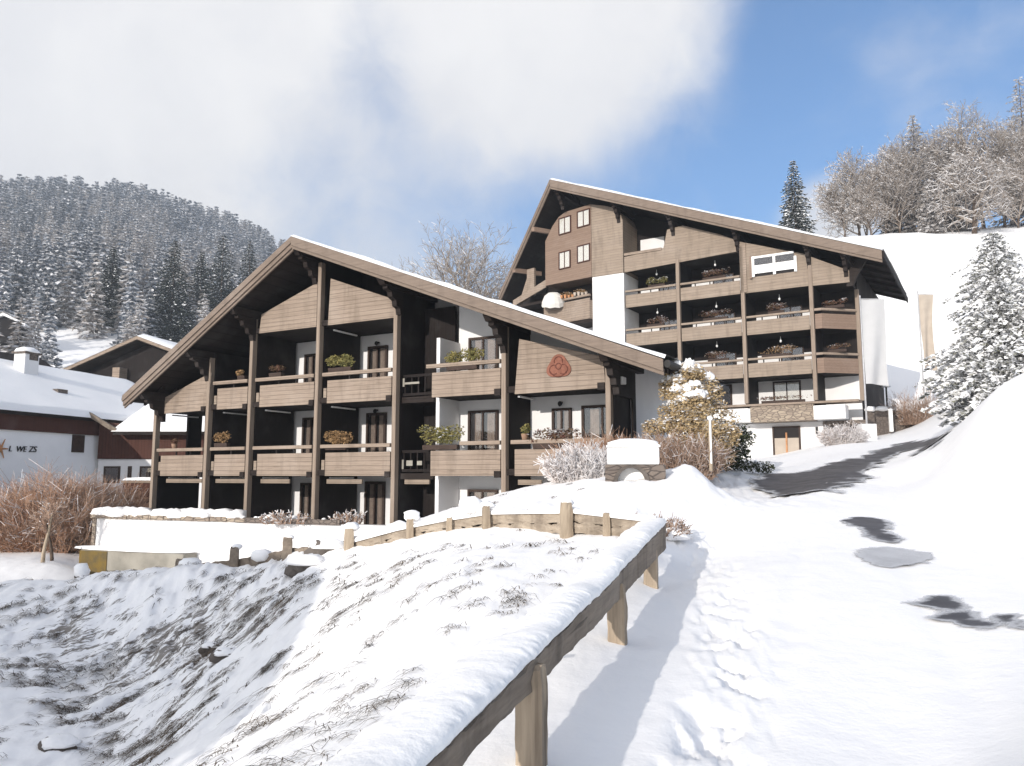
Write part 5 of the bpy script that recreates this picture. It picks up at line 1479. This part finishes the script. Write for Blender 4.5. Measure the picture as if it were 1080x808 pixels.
# white marker post by the shrub
q = at(750, 489, 21.5); o = thing('marker_post', (q[0], q[1], q[2] - .2), 'thin pale snow-crusted post in front of the snow-laden golden shrub', 'post')
m = MB(); m.tube([(0, 0, 0), (0, 0, 1.42)], [.055, .05], 10); m.build('shaft', M['fence_post'], o); m = MB(); m.blob((0, 0, 1.45), (.08, .08, .07), 10, 2, .2); m.box(-.03, .01, -.075, -.04, .2, 1.4); m.build('snow_cap', M['snow'], o)

# ------------------------------------------------------------------ flags, lamp, low wall by the tall chalet
def banner(name, px, py0, py1, w, Y, mat, lab, base, wav, seed, flagpole_bottom):
    t = at(px, py0, Y); b = at(px, py1, Y); g0 = at(px, flagpole_bottom, Y)
    o = thing(name, (t[0], t[1], g0[2]), lab, 'flag', 'banner flags by the drive')
    h = t[2] - g0[2]
    m = MB(); m.tube([(0, 0, -.5), (0, 0, h * .5), (0, 0, h + .1)], [.055, .05, .035], 10); m.blob((0, 0, h + .14), (.05, .05, .06), 10, 1, 0); m.build('pole', M['metal'], o, smooth=True)
    m = MB(); m.tube([(0, 0, h - .02), (w + .03, 0, h - .02)], .022, 6); m.build('crossbar', M['metal'], o)
    V = []; n, k = 30, 14; hl = t[2] - b[2]
    for j in range(n + 1):
        for i in range(k + 1):
            s, r_ = i / k, j / n
            V.append((.06 + (w - .06) * s * (1 - wav * .35 * math.sin(r_ * 3.1)) + .05 * math.sin(r_ * 5 + seed) * s, (.10 * math.sin(s * 7 + r_ * 3 + seed) + .06 * math.sin(r_ * 6 + s * 2)) * (.25 + r_) , h - .05 - hl * r_ - .12 * s * s * r_))
    np_obj('cloth', V, [(j * (k + 1) + i, j * (k + 1) + i + 1, (j + 1) * (k + 1) + i + 1, (j + 1) * (k + 1) + i) for j in range(n) for i in range(k)], [M[mat]], None, o, True)
    if base:
        m = MB(); m.box(-.42, .42, -.35, .35, -.6, 1.25); m.build('plinth', M['plaster'], o, bevel=.03)
    return o


banner('banner_flag', 907, 315, 404, 1.45, 45.5, 'flag_white', 'plain white banner flag on a plinth at the right corner of the tall chalet', True, .1, .3, 470)
banner('banner_flag', 968, 310, 389, .98, 50, 'flag_beige', 'narrow beige banner flag on a pole against the snowy slope beyond the tall chalet', False, .5, 1.7, 450)
q = at(940, 452, 49); o = thing('white_post', (q[0], q[1], q[2] - .2), 'short white post in the low wall between the two banner flags', 'post'); m = MB(); m.box(-.1, .1, -.1, .1, 0, 1.35); m.build('shaft', M['white_paint'], o, bevel=.02); m = MB(); m.blob((0, 0, 1.38), (.13, .13, .08), 10, 3, .2); m.build('snow_cap', M['snow'], o)
q = at(936, 434, 52); o = thing('path_lamp', (q[0], q[1], q[2] - .3), 'slim dark path lamp with a flat snowy top behind the low wall', 'lamp'); m = MB(); m.tube([(0, 0, 0), (0, 0, 1.95)], .06, 8); m.build('pole', M['black_iron'], o); m = MB(); m.tube([(0, 0, 1.95), (0, 0, 2.05)], [.3, .22], 12); m.build('lamp_shade', M['white_paint'], o)
a = at(914, 449, 50); b = at(1004, 443, 52); o = thing('stone_wall', (a[0], a[1], a[2]), 'low brown stone wall topped with snow beyond the drive, right of the tall chalet', 'wall', None, math.atan2(b[1] - a[1], b[0] - a[0]))
Lw = math.hypot(b[0] - a[0], b[1] - a[1]); m = MB(); m.hexa([(0, 0, -1.2), (Lw, 0, -1), (Lw, .5, -1), (0, .5, -1.2), (0, 0, .95), (Lw, 0, b[2] - a[2] + .75), (Lw, .5, b[2] - a[2] + .75), (0, .5, .95)]); m.build('masonry', M['dark_stone'], o)
lumps(o, [(0, .25, .97), (Lw, .25, b[2] - a[2] + .78)], .3, 7, 26)

# ------------------------------------------------------------------ shrubs
def gp_(px, py, Y):
    q = at(px, py, Y); return (q[0], q[1], float(H(q[0], q[1])))


twig_bush('bare_hedge', gp_(648, 480, 23.2), 'rusty red leafless hedge below the right-hand balcony of the timber chalet', 'hedge', None, (1.75, .7, 1.35), 900, 3, ('twig_red',), .004, .3, .10)
twig_bush('frosted_shrub', gp_(617, 500, 20.8), 'white frosted shrub left of the white box on the stone arch', 'shrub', None, (.95, .6, .98), 620, 4, ('twig_frost',), .005, .6, .6)
twig_bush('bare_shrub', gp_(712, 490, 22.5), 'tangled brown leafless shrub under the snow-laden golden shrub, right of the white box', 'shrub', None, (1.1, .7, 1.4), 640, 5, ('twig_brown',), .0045, .6, .15)
g0 = gp_(733, 492, 24); o = thing('golden_shrub', g0, 'tall golden-leaved shrub bowed under thick snow between the two chalets', 'shrub')
segs = branch_segments(3.6, 8, 3, .5, .1, .62, (6, 4, 3)); v_, f_ = seg_mesh(segs, .012, 4); np_obj('stems', v_, f_, [M['twig_brown']], None, o)
r = random.Random(5); bl = []
for i in range(95):
    t = r.random() ** .95; z = .4 + 2.85 * t; rad = 1.2 * (1 - t ** 2.6) ** .5 * (.8 + .2 * min(1, t * 3))
    a_ = r.random() * 6.28; bl.append((1.15 * rad * math.cos(a_) * r.random() ** .5 - .25 * t, rad * .8 * math.sin(a_), z, .40 * (1.1 - .4 * t), .36, .26))
leaf_cloud(o, 'foliage', bl, 26000, .045, ('leaf_gold', 'fir_snow'), 9, .40)
for i, b_ in enumerate(sorted(bl, key=lambda b_: -b_[2] + .5 * b_[1])[:34]):
    if i % 6 == 5: continue
    m = MB(); m.blob((b_[0], b_[1] - .05, b_[2] + b_[5] * .5), (b_[3] * (.42 + .3 * r.random()), b_[4] * (.42 + .3 * r.random()), .12 + .12 * r.random()), 14, i, .75, 0, .5); m.build('snow_pad', M['snow'], o, smooth=True)
g0 = gp_(790, 470, 26); bl = [(.0, 0, 1.0, .5, .5, .4)]
o = thing('evergreen_shrub', gp_(757, 489, 26), 'dark green evergreen shrub dusted with snow left of the garage', 'shrub')
r = random.Random(8); bl = [((r.random() - .5) * 1.5, (r.random() - .5) * 1.2, .25 + 1.35 * r.random() ** 1.3, .42, .4, .34) for _ in range(18)]
leaf_cloud(o, 'foliage', bl, 5200, .055, ('needle_green', 'fir_snow'), 10, .22)
o = thing('evergreen_shrub', gp_(790, 487, 27), 'low sprawling evergreen at the edge of the drive, right of the taller dark shrub', 'shrub')
bl = [(-.7 + .22 * i, .0, .18 + .1 * (6 - i) / 6, .25, .3, .2) for i in range(7)]; leaf_cloud(o, 'foliage', bl, 900, .05, ('needle_green', 'fir_snow'), 11, .4)
twig_bush('domed_shrub', gp_(889, 466, 44), 'rounded frosted shrub beside the white flag plinth', 'shrub', None, (.95, .7, 1.2), 520, 6, ('twig_frost',), .008, .9, .4)
twig_bush('bare_shrub', gp_(969, 446, 50.5), 'bare brown bush behind the beige banner flag', 'shrub', None, (1.3, .8, 2.3), 260, 7, ('twig_brown',), .007, .7, .1)
twig_bush('dry_clump', gp_(690, 530, 14.2), 'tangled dry brown clump half buried in snow behind the corner of the fence', 'plant', None, (.5, .4, .42), 260, 8, ('twig_brown',), .006, 1.4, .25)
q = gp_(705, 528, 14.0); sm_ = thing('snow_mound', q, 'small heaped snow mound beside the dry clump at the road corner', 'snow')
lumps(sm_, [(0, 0, .02), (-.5, .8, .05)], .24, 4, 5)
# red-brown bushes in front of the white house
for i, (px, py, Y, sx, sz, n, mt, lab) in enumerate(((12, 585, 37.0, 1.7, 3.4, 380, 'twig_red', 'rust-brown leafless thicket at the far left edge under the lettering'), (48, 583, 36.2, 1.7, 4.3, 460, 'twig_red', 'tallest red-brown leafless bush in front of the white house'),
                                                    (84, 578, 36.8, 1.4, 3.9, 420, 'twig_brown', 'brown leafless bush between the tall red bush and the clipped hedge'))):
    twig_bush('bare_bush', gp_(px, py, Y), lab, 'bush', 'bushes in front of the white house', (sx, 1.0, sz * .80), n * 2, 20 + i, (mt,), .0065, .45, .12, 5)
q = gp_(112, 570, 38.5); twig_bush('beech_hedge', q, 'clipped rust-coloured hedge along the garden left of the timber chalet', 'hedge', None, (1.35, .7, 2.9), 1000, 31, ('twig_red',), .0065, .12, .05, 5)
q = at(147, 545, 40); o = thing('board_fence', (q[0], q[1], -1.6), 'dark brown board fence with snow on top between the hedge and the timber chalet', 'fence', None, -.1)
m = MB(); m.box(-1.0, 1.4, 0, .08, -.5, 2.9); m.build('boards', M['red_wood'], o); m = MB(); m.box(-1.05, 1.45, -.06, .14, 2.9, 3.0); m.build('cap_board', M['board'], o); m = MB(); m.blob((.2, .04, 3.03), (1.35, .2, .16), 16, 2, .2, 0, .1); m.build('snow_cap', M['snow'], o)
for i, (px, py, Y, h, lab) in enumerate(((45, 593, 31, 2.5, 'slim pale young tree trunk on the snowy lawn in front of the bushes'), (55, 588, 32.5, 2.3, 'second thin brown young trunk close behind the pale one on the lawn'))):
    bare_tree('young_tree', gp_(px, py, Y), lab, 'tree', 'young trees on the lawn', h * 1.25, 60 + i, ('fence_post' if i == 0 else 'bark', 'twig_brown'), .011, .1, 0, lev=3, spread=.8, first=.5, kids=(4, 4, 3), tr=.026)
for i, (px, py, Y, lab) in enumerate(((548, 668, 6.35, 'dry stalk with a drooping leaf poking out of the snow bank by the fence'), (537, 655, 6.7, 'short dry stalk beside the taller stalk on the snow bank'))):
    q = at(px, py, Y); z = float(H(q[0], q[1])); o = thing('dry_stalk', (q[0], q[1], z), lab, 'plant', 'stalks in the snow')
    h = .25 if i == 0 else .12
    m = MB(); m.tube([(0, 0, -.1), (.004, 0, h * .5), (0, 0, h)], .005, 5); m.build('stem', M['dry_grass'], o)
    m = MB(); m.add([(0, 0, h), (.05, -.01, h + .012), (.09, 0, h - .03), (.04, .015, h - .04), (.005, .005, h - .06)], [(0, 1, 2, 3, 4)]); m.build('leaf', M['dry_grass'], o)

# big snowy fir at the right edge
q = gp_(1062, 442, 29)
zt = at(1062, 243, 29)[2]
conifer('snowy_fir', (q[0], q[1], q[2] - .3), 'large fir thick with snow at the right edge above the drive', 'tree', None, zt - q[2] + .3, 2.35, 44, 20, 46, 5, ('bark', 'needle_frost', 'fir_snow'), snow=1.0, ssz=1.75, sp=(.19, .105), droop=.42, shape=.55, base=.02, wild=.2)

# ------------------------------------------------------------------ trees with trunks one can tell apart
def top_h(px, py, Y):
    q = at(px, py, Y); z = float(H(q[0], q[1])); return (q[0], q[1], z - .3), q[2] - z + .3


for i, (px, py, Y, rw, lab) in enumerate(((120, 262, 185, .20, 'tall dark spruce left of the brown gable house roof'), (185, 256, 180, .23, 'broad dark spruce just behind the peak of the brown gable house'),
                                          (236, 251, 195, .22, 'dark snow-dusted spruce left of the timber chalet roof'), (264, 257, 205, .20, 'narrow dark spruce touching the timber chalet roof edge'),
                                          (213, 268, 200, .20, 'spruce half hidden between two broader dark spruces'), (100, 290, 190, .2, 'shorter spruce at the left end of the row of dark spruces'), (20, 330, 175, .2, 'spruce near the small mountain hut at the left edge'))):
    loc, h = top_h(px, py, Y)
    conifer('spruce', loc, lab, 'tree', 'dark spruces below the wooded mountain', h * 1.04, h * rw * 1.1, 36, 15, 30, 40 + i, snow=.22, sp=(1.05, .36), droop=.38, shape=.8, base=.06)
loc, h = top_h(836, 168, 118)
conifer('spruce', loc, 'single snow-dusted spruce rising behind the roof of the tall chalet', 'tree', None, h, 3.1, 32, 13, 20, 60, snow=.6, sp=(.62, .24), droop=.35, shape=.72)

for i, (px, py, Y, lab) in enumerate(((487, 228, 92, 'tallest bare tree between the two chalet roofs'), (441, 250, 95, 'bare round tree showing above the right slope of the timber chalet roof'), (402, 262, 100, 'small bare treetop just above the timber chalet roof'),
                                      (515, 268, 90, 'low bare tree next to the left roof edge of the tall chalet'), (466, 272, 88, 'twiggy bare tree between the tallest bare tree and the round one'))):
    loc, h = top_h(px, py, Y)
    bare_tree('bare_tree', loc, lab, 'tree', 'bare trees between the chalets', h * 1.02, 70 + i, ('bark', 'twig'), .022, .25, i, lev=4, spread=.66, first=.25, kids=(8, 5, 4, 3), up=.4, tr=.013)

HL = 'trees on the snowy hilltop'
for i, (px, py, Y, kind, lab) in enumerate((
        (888, 186, 126, 'b', 'leftmost bare tree on the snowy hilltop beside the tall chalet roof'), (902, 158, 128, 'b', 'slender frosted tree second from the left on the hilltop'), (928, 150, 130, 'b', 'bare purple-brown tree left of the tall larch on the hilltop'),
        (962, 121, 130, 'l', 'tall pointed larch standing in the middle of the hilltop trees'), (982, 128, 134, 'b', 'fine bare tree close behind the tall pointed larch'), (1000, 150, 127, 'l', 'shorter larch right of the tall pointed larch'),
        (1028, 108, 134, 'b', 'large round bare tree behind the spreading snowy tree'), (1052, 134, 131, 'b', 'brown bare tree between the round tree and the tall thin larch'), (1074, 80, 133, 'l', 'tallest thin larch at the right edge of the photo'),
        (1022, 170, 119, 'o', 'spreading low tree with snow-laden boughs at the front of the hilltop'), (945, 175, 126, 'b', 'bushy frosted tree at the foot of the tall pointed larch'), (1068, 165, 125, 'b', 'brown bushy tree at the right edge below the tall thin larch'),
        (916, 196, 122, 'b', 'low frosted tree at the front left of the hilltop'), (1085, 130, 128, 'b', 'bare tree cut by the right edge of the photo'), (1003, 168, 132, 's', 'dark narrow spruce among the bare trees on the hilltop'), (937, 186, 133, 's', 'low dark spruce between frosted trees on the hilltop'), (978, 190, 123, 'l', 'small frosted larch left of the spreading snowy tree'), (943, 146, 136, 'b', 'tall bare tree half hidden behind the tall pointed larch'), (908, 172, 137, 'b', 'bare tree behind the slender frosted tree on the hilltop'), (1008, 138, 139, 'b', 'bare tree in the back row between two larches'), (1060, 118, 140, 'b', 'bare tree in the back row left of the tallest thin larch'))):
    q = at(px, py, Y); z = float(H(q[0], q[1])); loc = (q[0], q[1], z - .4); h = q[2] - z + .4
    if kind == 'b': bare_tree('frosted_tree', loc, lab, 'tree', HL, h * 1.1, 90 + i, ('bark', 'twig'), .030, .35, i * 1.3, lev=4, spread=.68, first=.08, kids=(10, 5, 4, 3), up=.36, tr=.013, ratio=.68)
    elif kind == 's': conifer('spruce', loc, lab, 'tree', HL, h, h * .17, 30, 11, 18, 90 + i, snow=.5, sp=(.7, .26), droop=.35, shape=.75)
    elif kind == 'l': conifer('larch', loc, lab, 'tree', HL, h, h * .19, 40, 10, 22, 90 + i, ('bark', 'larch', 'frost'), snow=.5, sp=(.95, .27), droop=.25, shape=.65)
    else: bare_tree('spreading_tree', loc, lab, 'tree', HL, h * 1.25, 95, ('bark', 'twig'), .030, .6, .4, lev=4, spread=1.15, first=.2, kids=(7, 5, 5, 3), up=.02, tr=.028, ratio=.80)


# ------------------------------------------------------------------ wooded mountain
def forest():
    r = np.random.RandomState(3)
    var = []
    for s in range(12):
        lar = s % 6 in (2, 4); near = s >= 6
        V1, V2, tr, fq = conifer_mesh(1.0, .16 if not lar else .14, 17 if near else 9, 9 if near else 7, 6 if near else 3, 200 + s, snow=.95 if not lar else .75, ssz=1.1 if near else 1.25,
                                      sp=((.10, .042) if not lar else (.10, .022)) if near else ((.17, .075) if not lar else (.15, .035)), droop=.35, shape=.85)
        n1 = len(V1) // 4
        var.append((np.concatenate([V1, V2]), n1, len(V2) // 4, lar, near))
    N = 9500
    Y = np.sqrt(r.rand(N) * (1150 ** 2 - 125 ** 2) + 125 ** 2); a = -.92 + r.rand(N) * .98
    X = a * Y; Z = H(X, Y)
    px = CX + F * a; py = HZ - (Z - EYE) / Y * F
    ok = np.ones(N, bool)
    for cx, cy, rx, ry in ((183, 250, 24, 5.5), (160, 246, 14, 4), (55, 358, 26, 7), (8, 352, 20, 9), (75, 205, 25, 3), (110, 350, 12, 5), (290, 262, 14, 6)):
        ok &= ((px - cx) / rx) ** 2 + ((py - cy) / ry) ** 2 > 1 + .5 * (fbm(X * .05, Y * .05, 5, 2) - .5)
    ok &= ~((Y < 330) & (px > 330)) & ~((px > 480))
    ok &= ~((Y < 172) & (px > 40) & (px < 330) & (r.rand(N) < .5))
    X, Y, Z = X[ok], Y[ok], Z[ok]; n = len(X)
    h = (11 + 9 * r.rand(n)) * (.8 + .4 * vnoise(X * .02, Y * .02, 9)); h = np.where(Y > 500, h * 1.15, h)
    p = vnoise(X * .013, Y * .013, 77) * .7 + .3 * r.rand(n)
    VV, MI = [], []
    isl = (p > .44) & (r.rand(n) < .8); nearm = Y < 400; pick4 = r.randint(0, 4, n); pick2 = r.randint(0, 2, n)
    for s, (v, n1, n2, lar, near) in enumerate(var):
        k_ = {2: 0, 4: 1, 0: 0, 1: 1, 3: 2, 5: 3}[s % 6]
        sel = np.where((isl == lar) & (nearm == near) & ((pick2 if lar else pick4) == k_))[0]
        if not len(sel): continue
        an = r.rand(len(sel)) * 6.28; c, s_ = np.cos(an), np.sin(an); wd = .85 + .4 * r.rand(len(sel))
        x = (v[None, :, 0] * c[:, None] - v[None, :, 1] * s_[:, None]) * (h[sel] * wd)[:, None] + X[sel][:, None]
        y = (v[None, :, 0] * s_[:, None] + v[None, :, 1] * c[:, None]) * (h[sel] * wd)[:, None] + Y[sel][:, None]
        z = v[None, :, 2] * h[sel][:, None] + Z[sel][:, None] - .5
        VV.append(np.stack([x, y, z], -1).reshape(-1, 3))
        base = 2 if lar else 0
        MI.append(np.tile(np.r_[np.full(n1, base), np.full(n2, 1)], len(sel)))
    V = np.concatenate(VV); mi = np.concatenate(MI)
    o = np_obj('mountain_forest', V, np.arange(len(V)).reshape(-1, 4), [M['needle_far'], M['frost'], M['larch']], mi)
    tag(o, 'snow-dusted conifer and larch forest covering the mountain at the left', 'forest', None, 'stuff')


forest()


def dry_grass():
    r = np.random.RandomState(8); N = 16000
    Y = np.exp(r.rand(N) * (math.log(23) - math.log(4.2)) + math.log(4.2)); a = -.85 + r.rand(N) * 1.0; X = a * Y
    g = np.clip(idw(GR, X, Y), 0, 1)
    cl = fbm((.86 * X - .5 * Y) * 2.2, (-.5 * X - .86 * Y) * .8, 55, 3)
    fx = .131 + .3063 * (Y - 4.7)
    ok = (r.rand(N) < g * 1.1 * np.clip((Y - 3) / 8, .12, 1) * sstep(.38, .66, cl)) & (X < fx - .9)
    X, Y = X[ok], Y[ok]; k = 11
    sz = np.repeat(.5 + r.rand(len(X)), k)
    X = np.repeat(X, k) + .05 * r.randn(len(X) * k); Y = np.repeat(Y, k) + .05 * r.randn(len(Y) * k); n = len(X)
    dx = -.5 + .55 * r.randn(n); dy = -.8 + .45 * r.randn(n); l = np.hypot(dx, dy) + 1e-6; dx /= l; dy /= l
    L = (.07 + .16 * r.rand(n)) * sz; w = (.0013 + .00042 * Y) * (.7 + .6 * r.rand(n)); up = .25 + .5 * r.rand(n) ** 2
    S = np.c_[-dy * w, dx * w, np.zeros(n)]; rows = []
    cu = .35 * r.randn(n)
    for t in (0, .3, .65, 1.0):
        bx = dx - dy * cu * t; by = dy + dx * cu * t
        x = X + bx * L * t * 1.1; y = Y + by * L * t * 1.1
        z = H(x, y) - .015 + L * up * (1.9 * t - 1.75 * t * t) + .012
        rows.append(np.c_[x, y, z] - S * (1 - .8 * t)); rows.append(np.c_[x, y, z] + S * (1 - .8 * t))
    V = np.stack(rows, 1).reshape(-1, 3); b = np.arange(n)[:, None] * 8
    Fq = np.concatenate([b + np.array([[q, q + 1, q + 3, q + 2]]) for q in (0, 2, 4)])
    o = np_obj('dry_grass', V, Fq, [M['dry_grass']]); tag(o, 'dry grass stems poking through the snow on the bank', 'grass', None, 'stuff')


dry_grass()

# ------------------------------------------------------------------ sky, sun, air
SUN_EL, SUN_AZ = math.radians(15.5), math.radians(30)     # light travels towards 30 degrees right of straight ahead
sdir = Vector((-math.sin(SUN_AZ) * math.cos(SUN_EL), -math.cos(SUN_AZ) * math.cos(SUN_EL), math.sin(SUN_EL)))
sl = bpy.data.lights.new('sun', 'SUN'); sl.energy = 3.1; sl.angle = math.radians(.5); sl.color = (1, .94, .865)
so = bpy.data.objects.new('sun', sl); COL.objects.link(so); so.rotation_euler = sdir.to_track_quat('Z', 'Y').to_euler(); so.location = (-20, -40, 40)

w = bpy.data.worlds.new('World'); SC.world = w; w.use_nodes = True; t = w.node_tree; g = NG(t)
bg = t.nodes['Background']
sky = g.n('ShaderNodeTexSky', sky_type='NISHITA'); sky.sun_disc = False; sky.sun_elevation = SUN_EL; sky.sun_rotation = math.atan2(sdir.x, sdir.y)
sky.air_density = 1.0; sky.dust_density = .3; sky.ozone_density = 3.6; sky.altitude = 900
gen = g.n('ShaderNodeTexCoord').outputs['Generated']


def vdot(px, py):
    d = ray(px, py); d = d / np.linalg.norm(d)
    n_ = g.n('ShaderNodeVectorMath', operation='DOT_PRODUCT'); g.l(gen, n_.inputs[0]); n_.inputs[1].default_value = tuple(d); return n_.outputs['Value']


warp = g.n('ShaderNodeTexNoise'); warp.inputs['Scale'].default_value = 2.6; warp.inputs['Detail'].default_value = 4; g.l(gen, warp.inputs['Vector'])
wm = g.n('ShaderNodeMix', data_type='VECTOR'); wm.inputs[0].default_value = .22; g.l(gen, wm.inputs[4]); g.l(warp.outputs['Color'], wm.inputs[5])
n1 = g.noise(wm.outputs[1], 4.2, 8, .56)
n2 = g.noise(g.mapping(wm.outputs[1], (1, 1, 3.2)), 3.2, 6, .55)
n3 = g.noise(wm.outputs[1], 12.0, 7, .6)
dens = None
for px, py, rad, amp in ((60, -40, 47, 1.0), (590, 30, 14, .50), (680, 15, 8, .22), (590, 95, 7, .22), (878, 236, 4.2, .6), (386, 55, 5.5, -.16), (460, 220, 19, -.42), (280, 235, 12, -.08), (760, 90, 12, -.25), (930, 100, 12, .06)):
    v_ = g.math('MULTIPLY', g.ramp(vdot(px, py), math.cos(math.radians(rad)), 1.0), amp)
    dens = v_ if dens is None else g.math('ADD', dens, v_)
tot = g.math('ADD', dens, g.math('MULTIPLY', g.math('SUBTRACT', n1, .5), .70))
tot = g.math('ADD', tot, g.math('MULTIPLY', g.math('SUBTRACT', n3, .5), .75))
cl = g.ramp(tot, -.12, .84)
SKY = .125
# thin high streaks
stk = g.math('MULTIPLY', g.ramp(n2, .5, .78), .13)
cl = g.math('MINIMUM', g.math('ADD', cl, stk), 1.0)
shade = g.ramp(g.noise(wm.outputs[1], 6.5, 5), .3, .7)
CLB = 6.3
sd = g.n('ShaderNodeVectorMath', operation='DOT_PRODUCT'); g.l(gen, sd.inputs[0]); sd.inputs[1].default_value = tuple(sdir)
sunward = g.ramp(sd.outputs['Value'], -.15, .95)  # unseen bright cloud added around the sun, behind the camera, as fill light
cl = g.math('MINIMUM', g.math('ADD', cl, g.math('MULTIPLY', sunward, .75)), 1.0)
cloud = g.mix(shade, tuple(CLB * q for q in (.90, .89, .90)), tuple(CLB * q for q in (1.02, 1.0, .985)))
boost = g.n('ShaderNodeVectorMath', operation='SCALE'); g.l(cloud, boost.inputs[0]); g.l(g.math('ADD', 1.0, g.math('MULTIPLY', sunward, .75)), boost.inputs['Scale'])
hs = g.n('ShaderNodeHueSaturation'); hs.inputs['Saturation'].default_value = 1.14; hs.inputs['Value'].default_value = 1.16; g.l(sky.outputs[0], hs.inputs['Color'])
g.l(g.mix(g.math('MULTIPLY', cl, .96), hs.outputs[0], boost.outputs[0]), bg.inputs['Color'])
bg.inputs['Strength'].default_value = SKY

HAZE = 0.00048
if HAZE:
    m, t, b = nt('haze'); t.nodes.remove(b)
    pv = t.nodes.new('ShaderNodeVolumePrincipled'); pv.inputs['Color'].default_value = (.82, .90, 1.0, 1); pv.inputs['Density'].default_value = HAZE; pv.inputs['Anisotropy'].default_value = .1
    t.links.new(pv.outputs[0], t.nodes['Material Output'].inputs['Volume'])
    hb = MB(); hb.box(-1150, 700, -42, 1190, -22, 352); ho = hb.build('haze', M['haze']); ho['kind'] = 'stuff'

cam = bpy.data.cameras.new('camera'); cam.sensor_width = 36; cam.lens = 36 * F / 1080; cam.clip_end = 8000; cam.clip_start = .05
co = bpy.data.objects.new('camera', cam); COL.objects.link(co); co.location = CAM; co.rotation_euler = (math.pi / 2 + TH, 0, 0); SC.camera = co
SC.view_settings.view_transform = 'Standard'; SC.view_settings.look = 'None'; SC.view_settings.gamma = 1; SC.view_settings.exposure = .40
SC.cycles.max_bounces = 8; SC.cycles.diffuse_bounces = 5; SC.cycles.transparent_max_bounces = 8; SC.cycles.volume_bounces = 0
SC.cycles.volume_max_steps = 32; SC.cycles.volume_step_rate = 5
